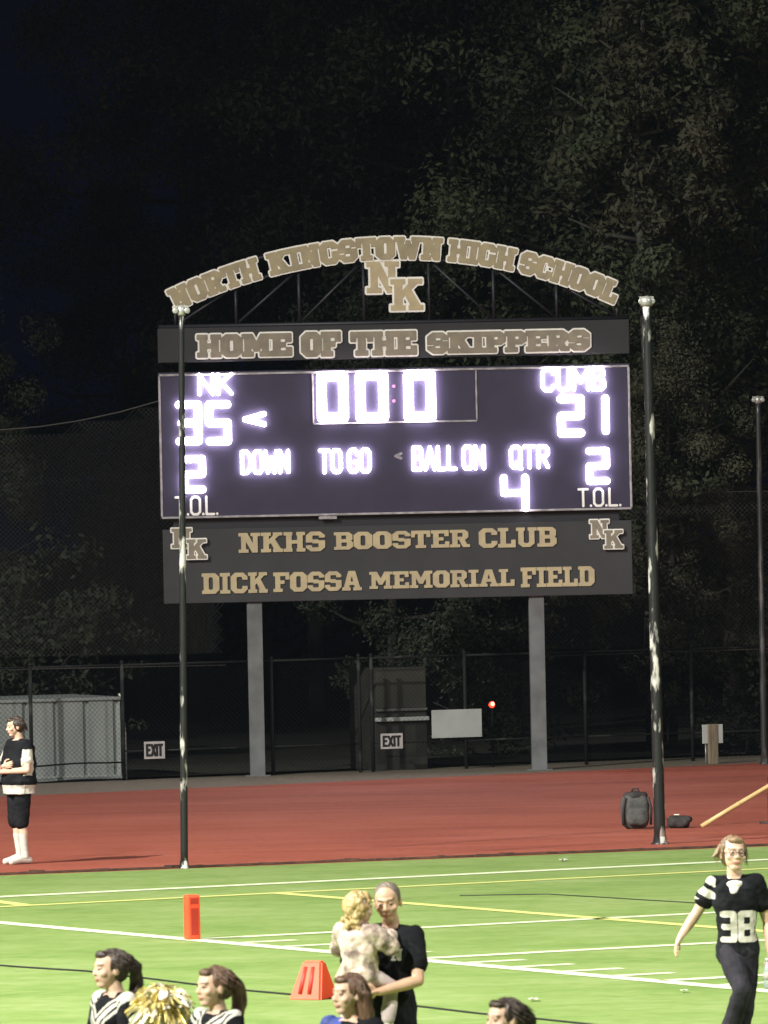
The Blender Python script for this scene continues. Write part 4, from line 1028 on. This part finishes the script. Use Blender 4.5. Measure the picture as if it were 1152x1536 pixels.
def on_surface(name, obj, word, font, cx, cz, w, h, mt, parent, origin_y=-1, off=.004, stroke=1.2, gap=2.6, dirv=(0, 1, 0), xax=(1, 0, 0)):
    """letters laid on a garment: each little cell of the letter is dropped on to the cloth"""
    me = obj.data; bv = BVHTree.FromPolygons([v.co for v in me.vertices], [p.vertices for p in me.polygons])
    step = .0055; xs, ys, D = word_sdf(word, w, h, font, .01, step, gap, stroke)
    dirv, xax = Vector(dirv).normalized(), Vector(xax).normalized(); vs, fs_, idx = [], [], {}
    def vert(i, j):
        if (i, j) in idx: return idx[(i, j)]
        p = xax * (cx - w / 2 + xs[j]) + Vector((0, 0, cz - h / 2 + ys[i])) - dirv * 1.0
        hit = bv.ray_cast(p, dirv)[0]
        if hit is None: idx[(i, j)] = None
        else: vs.append(hit - dirv * off); idx[(i, j)] = len(vs) - 1
        return idx[(i, j)]
    for i in range(len(ys) - 1):
        for j in range(len(xs) - 1):
            if D[i, j] + D[i + 1, j + 1] < 0:
                q = [vert(i, j), vert(i, j + 1), vert(i + 1, j + 1), vert(i + 1, j)]
                if None not in q: fs_.append(q)
    p = MB(); p.add(vs, fs_, 0, True); return p.build(name, mt, parent)
def person(px_, Y, label, rz, group=None):
    x = atY(px_, 1400, Y).x; return thing('person', label, 'person', (x, Y, .014), rz, group)
def depth_for(px, py_top, H):
    d = ray(px, py_top); return (H - CAM_H) / d.z * d.y

# 1. player standing on the track, arms folded
g = at(31, 1297); pr = thing('person', 'person with folded arms in a black top with pale sleeves standing on the red track', 'person', g + Vector((0, 0, .01)), R(-58))
J = std(1.80); k = J['k']
for q, x in (('r', -1), ('l', 1)): J['knee' + q].x = x * .07; J['ank' + q].x = x * .065; J['toe' + q].x = x * .075
J['elr'] = Vector((-.30, -.05, 1.17)); J['wrr'] = Vector((.02, -.215, 1.20)); J['hdr'] = (Vector((1, .05, .12)), Vector((0, 1, .2)), 1, .5)
J['ell'] = Vector((.30, -.05, 1.15)); J['wrl'] = Vector((-.05, -.235, 1.13)); J['hdl'] = (Vector((-1, .1, .25)), Vector((0, 1, .2)), -1, .5)
J['mx'] = head_mx(R(-12), R(6)); J['head'] += Vector((0, -.02, 0)); J['fat'] = 1.22; J['slim'] = 1.16
body(J, pr, 'skin')
def vest(p): return 0 if p.z < .965 or (abs(p.x) > .232 and 1.08 < p.z < 1.40) else 1
shirt(J, pr, [M['whitecloth'], M['blackcloth']], .03, .62, .86, vest)
trousers(J, pr, M['blackcloth'], .50, .014, .026, 'shorts', .92); shoes(J, pr, M['whitecloth'], .62)
hair(J, pr, M['hair_dark'], 'short', 3)

# 2. player walking on the near turf with a bottle
Yp = depth_for(1100, 1256, 1.80); pr = person(1106, Yp, 'person in a black numbered jersey walking on the turf with a bottle', R(-8))
J = std(1.78); J['lean'] = (R(3), R(-1)); leanJ(J); J['mx'] = head_mx(R(22), R(-4), R(4))
J['hs'] = 1.12; J['fat'] = .92; J['slim'] = .86; J['leg'] = .84; J['hipr'].x, J['hipl'].x = -.068, .068; J['head'] += Vector((0, 0, .012))
for q in 'rl': J['sh' + q].x *= .86
J['elr'] = Vector((-.305, .03, 1.22)); J['wrr'] = Vector((-.415, -.06, 1.06)); J['hdr'] = (Vector((-.5, -.2, -1)), Vector((1, .1, -.4)), -1, .35)
J['ell'] = Vector((.225, .07, 1.14)); J['wrl'] = Vector((.245, -.02, .93)); J['hdl'] = (Vector((.03, -.1, -1)), Vector((-1, 0, 0)), 1, 1.0)
J['kneer'] = Vector((.05, -.24, .66)); J['ankr'] = Vector((-.09, -.08, .27)); J['toer'] = Vector((-.14, -.24, .19))
J['kneel'] = Vector((.05, -.04, .50)); J['ankl'] = Vector((-.06, .10, .085)); J['toel'] = Vector((-.10, -.07, .035))
body(J, pr, 'skin')
def jer(p):  # white sleeve stripes, with the lit shoulder's blown highlight put in as white
    if p.x < -.15 and p.z > 1.33 and (p.z * 9 + p.x * 5) % 1 < .62: return 1
    return 0
js = shirt(J, pr, [M['blackcloth'], M['whitecloth']], .028, .52, .93, jer, 'jersey', .012, .018)
on_surface('number', js, '38', 'stroke', .015, 1.125, .27, .235, M['whitecloth'], js, stroke=.95, gap=3.4)
f = Fig(); T = torso_T(J); f.ell(T(Vector((0, -.055, 1.44))), (.07, .05, .035)); f.chain([T(Vector((-.055, -.05, 1.45))), T(Vector((0, -.10, 1.39))), T(Vector((.055, -.05, 1.45)))], [.02, .03, .02]); f.build('collar', M['whitecloth'], pr, .007, 2)
trousers(J, pr, M['greycloth'], .95, .022, .012, 'trousers', 1.0); shoes(J, pr, M['blackcloth'])
hair(J, pr, M['hair_sandy'], 'wispy', 4)
gl = MB(); c, mx, sc = J['head'], J['mx'], J['hs']
for sx in (-1, 1):
    gl.path([c + mx @ (Vector((sx * .033 + .025 * math.cos(t * math.pi / 8), -.106, .004 + .018 * math.sin(t * math.pi / 8))) * sc) for t in range(17)], .0028, 6)
    gl.tube(c + mx @ (Vector((sx * .058, -.104, .008)) * sc), c + mx @ (Vector((sx * .082, .0, .004)) * sc), .0025, n=6)
gl.tube(c + mx @ (Vector((-.009, -.108, .008)) * sc), c + mx @ (Vector((.009, -.108, .008)) * sc), .0028, n=6)
gl.build('glasses', M['black'], pr)
hw = J['wrl']; wb = pr.matrix_basis @ (hw + Vector((-.02, -.035, -.10)))
bt = thing('water_bottle', 'clear water bottle hanging from the hand of the walking player', 'bottle', wb + Vector((0, 0, -.17)))
p = MB(); p.lathe([(.028, 0), (.032, .012), (.033, .06), (.030, .075), (.033, .09), (.033, .14), (.024, .165), (.014, .185), (.014, .20)], 18); p.build('body', M['plastic'], bt)
p = MB(); p.lathe([(.016, .201), (.016, .222), (.012, .226)], 14); p.build('cap', M['cap'], bt)
p = MB(); p.lathe([(.0345, .065), (.0345, .12)], 18); p.build('sleeve', M['whitecloth'], bt)

# 3. bald man in a black polo holding a child
Ym = depth_for(581, 1327, 1.80); pm = person(577, Ym, 'person with cropped grey hair and black polo shirt carrying a blond child', R(-20))
J = std(1.80); J['fat'] = 1.12; J['slim'] = .93; J['shr'].x *= .9; J['shl'].x *= .9; J['lean'] = (R(-2), R(4)); leanJ(J); J['mx'] = head_mx(R(12), R(10), R(-4)); J['head'] += Vector((-.02, -.02, 0)); J['hs'] = 1.10
J['ell'] = Vector((.265, -.09, 1.15)); J['wrl'] = Vector((.06, -.29, 1.09)); J['hdl'] = (Vector((-1, -.12, .02)), Vector((0, .6, .8)), -1, .3)
J['elr'] = Vector((-.30, -.06, 1.16)); J['wrr'] = Vector((-.10, -.33, 1.05)); J['hdr'] = (Vector((1, .0, .05)), Vector((0, .5, .9)), 1, .3)
body(J, pm, 'skin2'); ms = shirt(J, pm, [M['blackcloth']], .026, .62, .86, None, 'polo_shirt', .010)
on_surface('logo', ms, 'N', 'block', .125, 1.325, .075, .080, M['whitecloth'], ms)
f = Fig(); T = torso_T(J); f.chain([T(Vector((-.05, -.03, 1.485))), T(Vector((-.035, -.09, 1.43)))], [.02, .018]); f.chain([T(Vector((.05, -.03, 1.485))), T(Vector((.035, -.09, 1.43)))], [.02, .018]); f.build('collar', M['blackcloth'], pm, .006, 2)
trousers(J, pm, M['blackcloth'], .46, .026, .02, 'shorts', 1.0); shoes(J, pm, M['whitecloth'], .25); hair(J, pm, M['hair_grey'], 'cropped', 5)

# 3b. the child on his arm (seated: trunk upright, thighs forward around him)
cpos = pm.matrix_basis @ Vector((-.085, -.27, .635))
pc = thing('person', 'small person with curly blond hair and a pale patterned jacket, carried in arms', 'person', cpos, R(150))
J = std(1.05); k = J['k']; J['hs'] = .90; J['head'] = Vector((0, -.015, 1.0)); J['neck'] = Vector((0, .01, .88)); J['mx'] = head_mx(R(-25), R(8))
for s_, x in (('r', -1), ('l', 1)):
    J['knee' + s_] = Vector((x * .15, -.16, .47)); J['ank' + s_] = Vector((x * .16, -.08, .23)); J['toe' + s_] = Vector((x * .18, -.17, .19))
J['shr'], J['shl'] = Vector((-.115, .01, .85)), Vector((.115, .01, .85))
J['elr'] = Vector((-.20, -.08, .74)); J['wrr'] = Vector((-.12, -.20, .82)); J['hdr'] = (Vector((.4, -.6, .5)), Vector((.6, .3, -.2)), 1, .4)
J['ell'] = Vector((.20, -.07, .73)); J['wrl'] = Vector((.14, -.20, .80)); J['hdl'] = (Vector((-.4, -.6, .5)), Vector((-.6, .3, -.2)), -1, .4)
body(J, pc, 'skin'); shirt(J, pc, [M['fleece']], .034, 1.9, .83, None, 'jacket', .014); trousers(J, pc, M['paleleg'], .92, .016, .004, 'leggings', 1.0); shoes(J, pc, M['whitecloth']); hair(J, pc, M['hair_blond'], 'curly', 6)

# 4. cheerleaders in the foreground
def trimfn(p):
    if p.y < .03 and p.z > 1.2:
        a = abs(p.x); v = abs((p.z - 1.20) - a * .95)
        if v < .020 or abs(v - .055) < .012: return 1
    if p.z > 1.36 and abs(p.x) > .135: return 1
    return 0
def skirt(J, parent, mt, L=.40):
    k = J['k']; n = 72; vs, fs_ = [], []
    for r in range(7):
        t = r / 6; z = .99 * k - L * t
        for q in range(n):
            a = 2 * math.pi * q / n; rad = (.165 + .15 * t) * (1 + .07 * t * math.cos(a * 18)); vs.append((rad * math.cos(a), rad * .82 * math.sin(a), z))
    for r in range(6):
        for q in range(n): fs_.append((r * n + q, r * n + (q + 1) % n, (r + 1) * n + (q + 1) % n, (r + 1) * n + q))
    p = MB(); p.add(vs, fs_, 0, True); return p.build('skirt', mt, parent)
def cheer(px, pyt, H, rz, label, style, hm, arms, hyaw, mt=None, slot=trimfn, tilt=0, group=None):
    Y = depth_for(px, pyt, H); pr = person(px, Y, label, rz, group); J = std(H); J['mx'] = head_mx(hyaw, R(tilt)); J['fat'] = .92; J['hs'] = 1.0
    for q, v in arms.items(): J[q] = v
    body(J, pr, 'skin'); shirt(J, pr, mt or [M['blackcloth'], M['whitecloth']], .014, 1.55, .93, slot, 'top', .006)
    skirt(J, pr, M['blackcloth']); shoes(J, pr, M['whitecloth'], .3); hair(J, pr, M[hm], style, rng.random() * 40); return pr, J, Y
A1 = {'ell': Vector((.27, -.05, 1.12)), 'wrl': Vector((.20, -.28, 1.14)), 'hdl': (Vector((-.1, -1, .2)), Vector((-1, 0, 0)), 1, 1.2),
      'elr': Vector((-.26, -.02, 1.10)), 'wrr': Vector((-.16, -.22, 1.02)), 'hdr': (Vector((.3, -1, .1)), Vector((1, .2, 0)), -1, .6)}
c1, J1, Y1 = cheer(168, 1428, 1.66, R(-62), 'dark ponytailed person in black and white cheer top left of the gold pom-pom', 'pony', 'hair_dark', A1, R(-4))
A2 = {'ell': Vector((.26, -.02, 1.09)), 'wrl': Vector((.19, -.22, 1.0)), 'hdl': (Vector((-.2, -1, .1)), Vector((-1, 0, 0)), 1, .7),
      'elr': Vector((-.27, -.04, 1.10)), 'wrr': Vector((-.20, -.27, 1.09)), 'hdr': (Vector((.1, -1, .2)), Vector((1, .2, 0)), -1, 1.1)}
c2, J2, Y2 = cheer(322, 1455, 1.62, R(-55), 'brown ponytailed person in black cheer top right of the gold pom-pom', 'pony', 'hair_brown', A2, R(-4))
c3, J3, Y3 = cheer(524, 1466, 1.60, R(-40), 'brown haired person in a black and blue top in front of the carried child', 'long', 'hair_brown', {}, R(-12), [M['blackcloth'], M['bluecloth']], lambda p: 1 if p.x < -.03 and p.y < .05 else 0)
c4, J4, Y4 = cheer(757, 1503, 1.60, R(-48), 'dark haired person showing only a head at the bottom edge', 'pony', 'hair_dark', {}, R(-6))
# pom-pom
pc_ = atY(243, 1497, (Y1 + Y2) / 2 - .1)
pp = thing('pom_pom', 'shiny gold pom-pom between the two ponytailed people', 'pom-pom', pc_)
def streamers(mt, n, seed, nm, L0, L1, wd=(.006, .012)):
    r_ = random.Random(seed); p = MB()
    for _ in range(n):
        d = Vector((r_.gauss(0, 1), r_.gauss(0, 1), r_.gauss(.1, 1))).normalized(); L = r_.uniform(L0, L1); w = r_.uniform(*wd)
        sd = d.orthogonal().normalized(); sd.rotate(Matrix.Rotation(r_.uniform(0, 6.28), 3, d)); pts = []
        for i in range(6):
            t = i / 5; q = d * L * t + Vector((0, 0, -.09 * t * t * L / .17)) + sd * .03 * math.sin(t * 4 + r_.random()); tw = sd * math.cos(t * 2.4) + d.cross(sd) * math.sin(t * 2.4); pts.append((q - tw * w, q + tw * w))
        vs = [v for a in pts for v in a]; p.add(vs, [(2 * i, 2 * i + 1, 2 * i + 3, 2 * i + 2) for i in range(5)])
    return p.build(nm, mt, pp)
streamers(M['gold_foil'], 420, 1, 'gold_streamers', .10, .23); streamers(M['silver_foil'], 190, 2, 'pale_streamers', .09, .22, (.014, .028))
p = MB(); p.tube((-.05, 0, 0), (.05, 0, 0), .02); p.build('handle', M['black'], pp)
# thin added mist that lifts the dark tones
hz_ = MB(); hz_.box(-402, -62, -1, 402, 702, 24); hm = bpy.data.materials.new('veil'); hm.use_nodes = True
hn = hm.node_tree; hn.nodes.clear(); ho = hn.nodes.new('ShaderNodeOutputMaterial'); hv = hn.nodes.new('ShaderNodeVolumePrincipled')
hv.inputs['Color'].default_value = (.62, .80, 1, 1); hv.inputs['Density'].default_value = .00005
hn.links.new(hv.outputs[0], ho.inputs['Volume']); tag(hz_.build('haze', hm), 'thin added mist in the floodlight', 'haze', kind='stuff')
print('objects', len(bpy.data.objects))
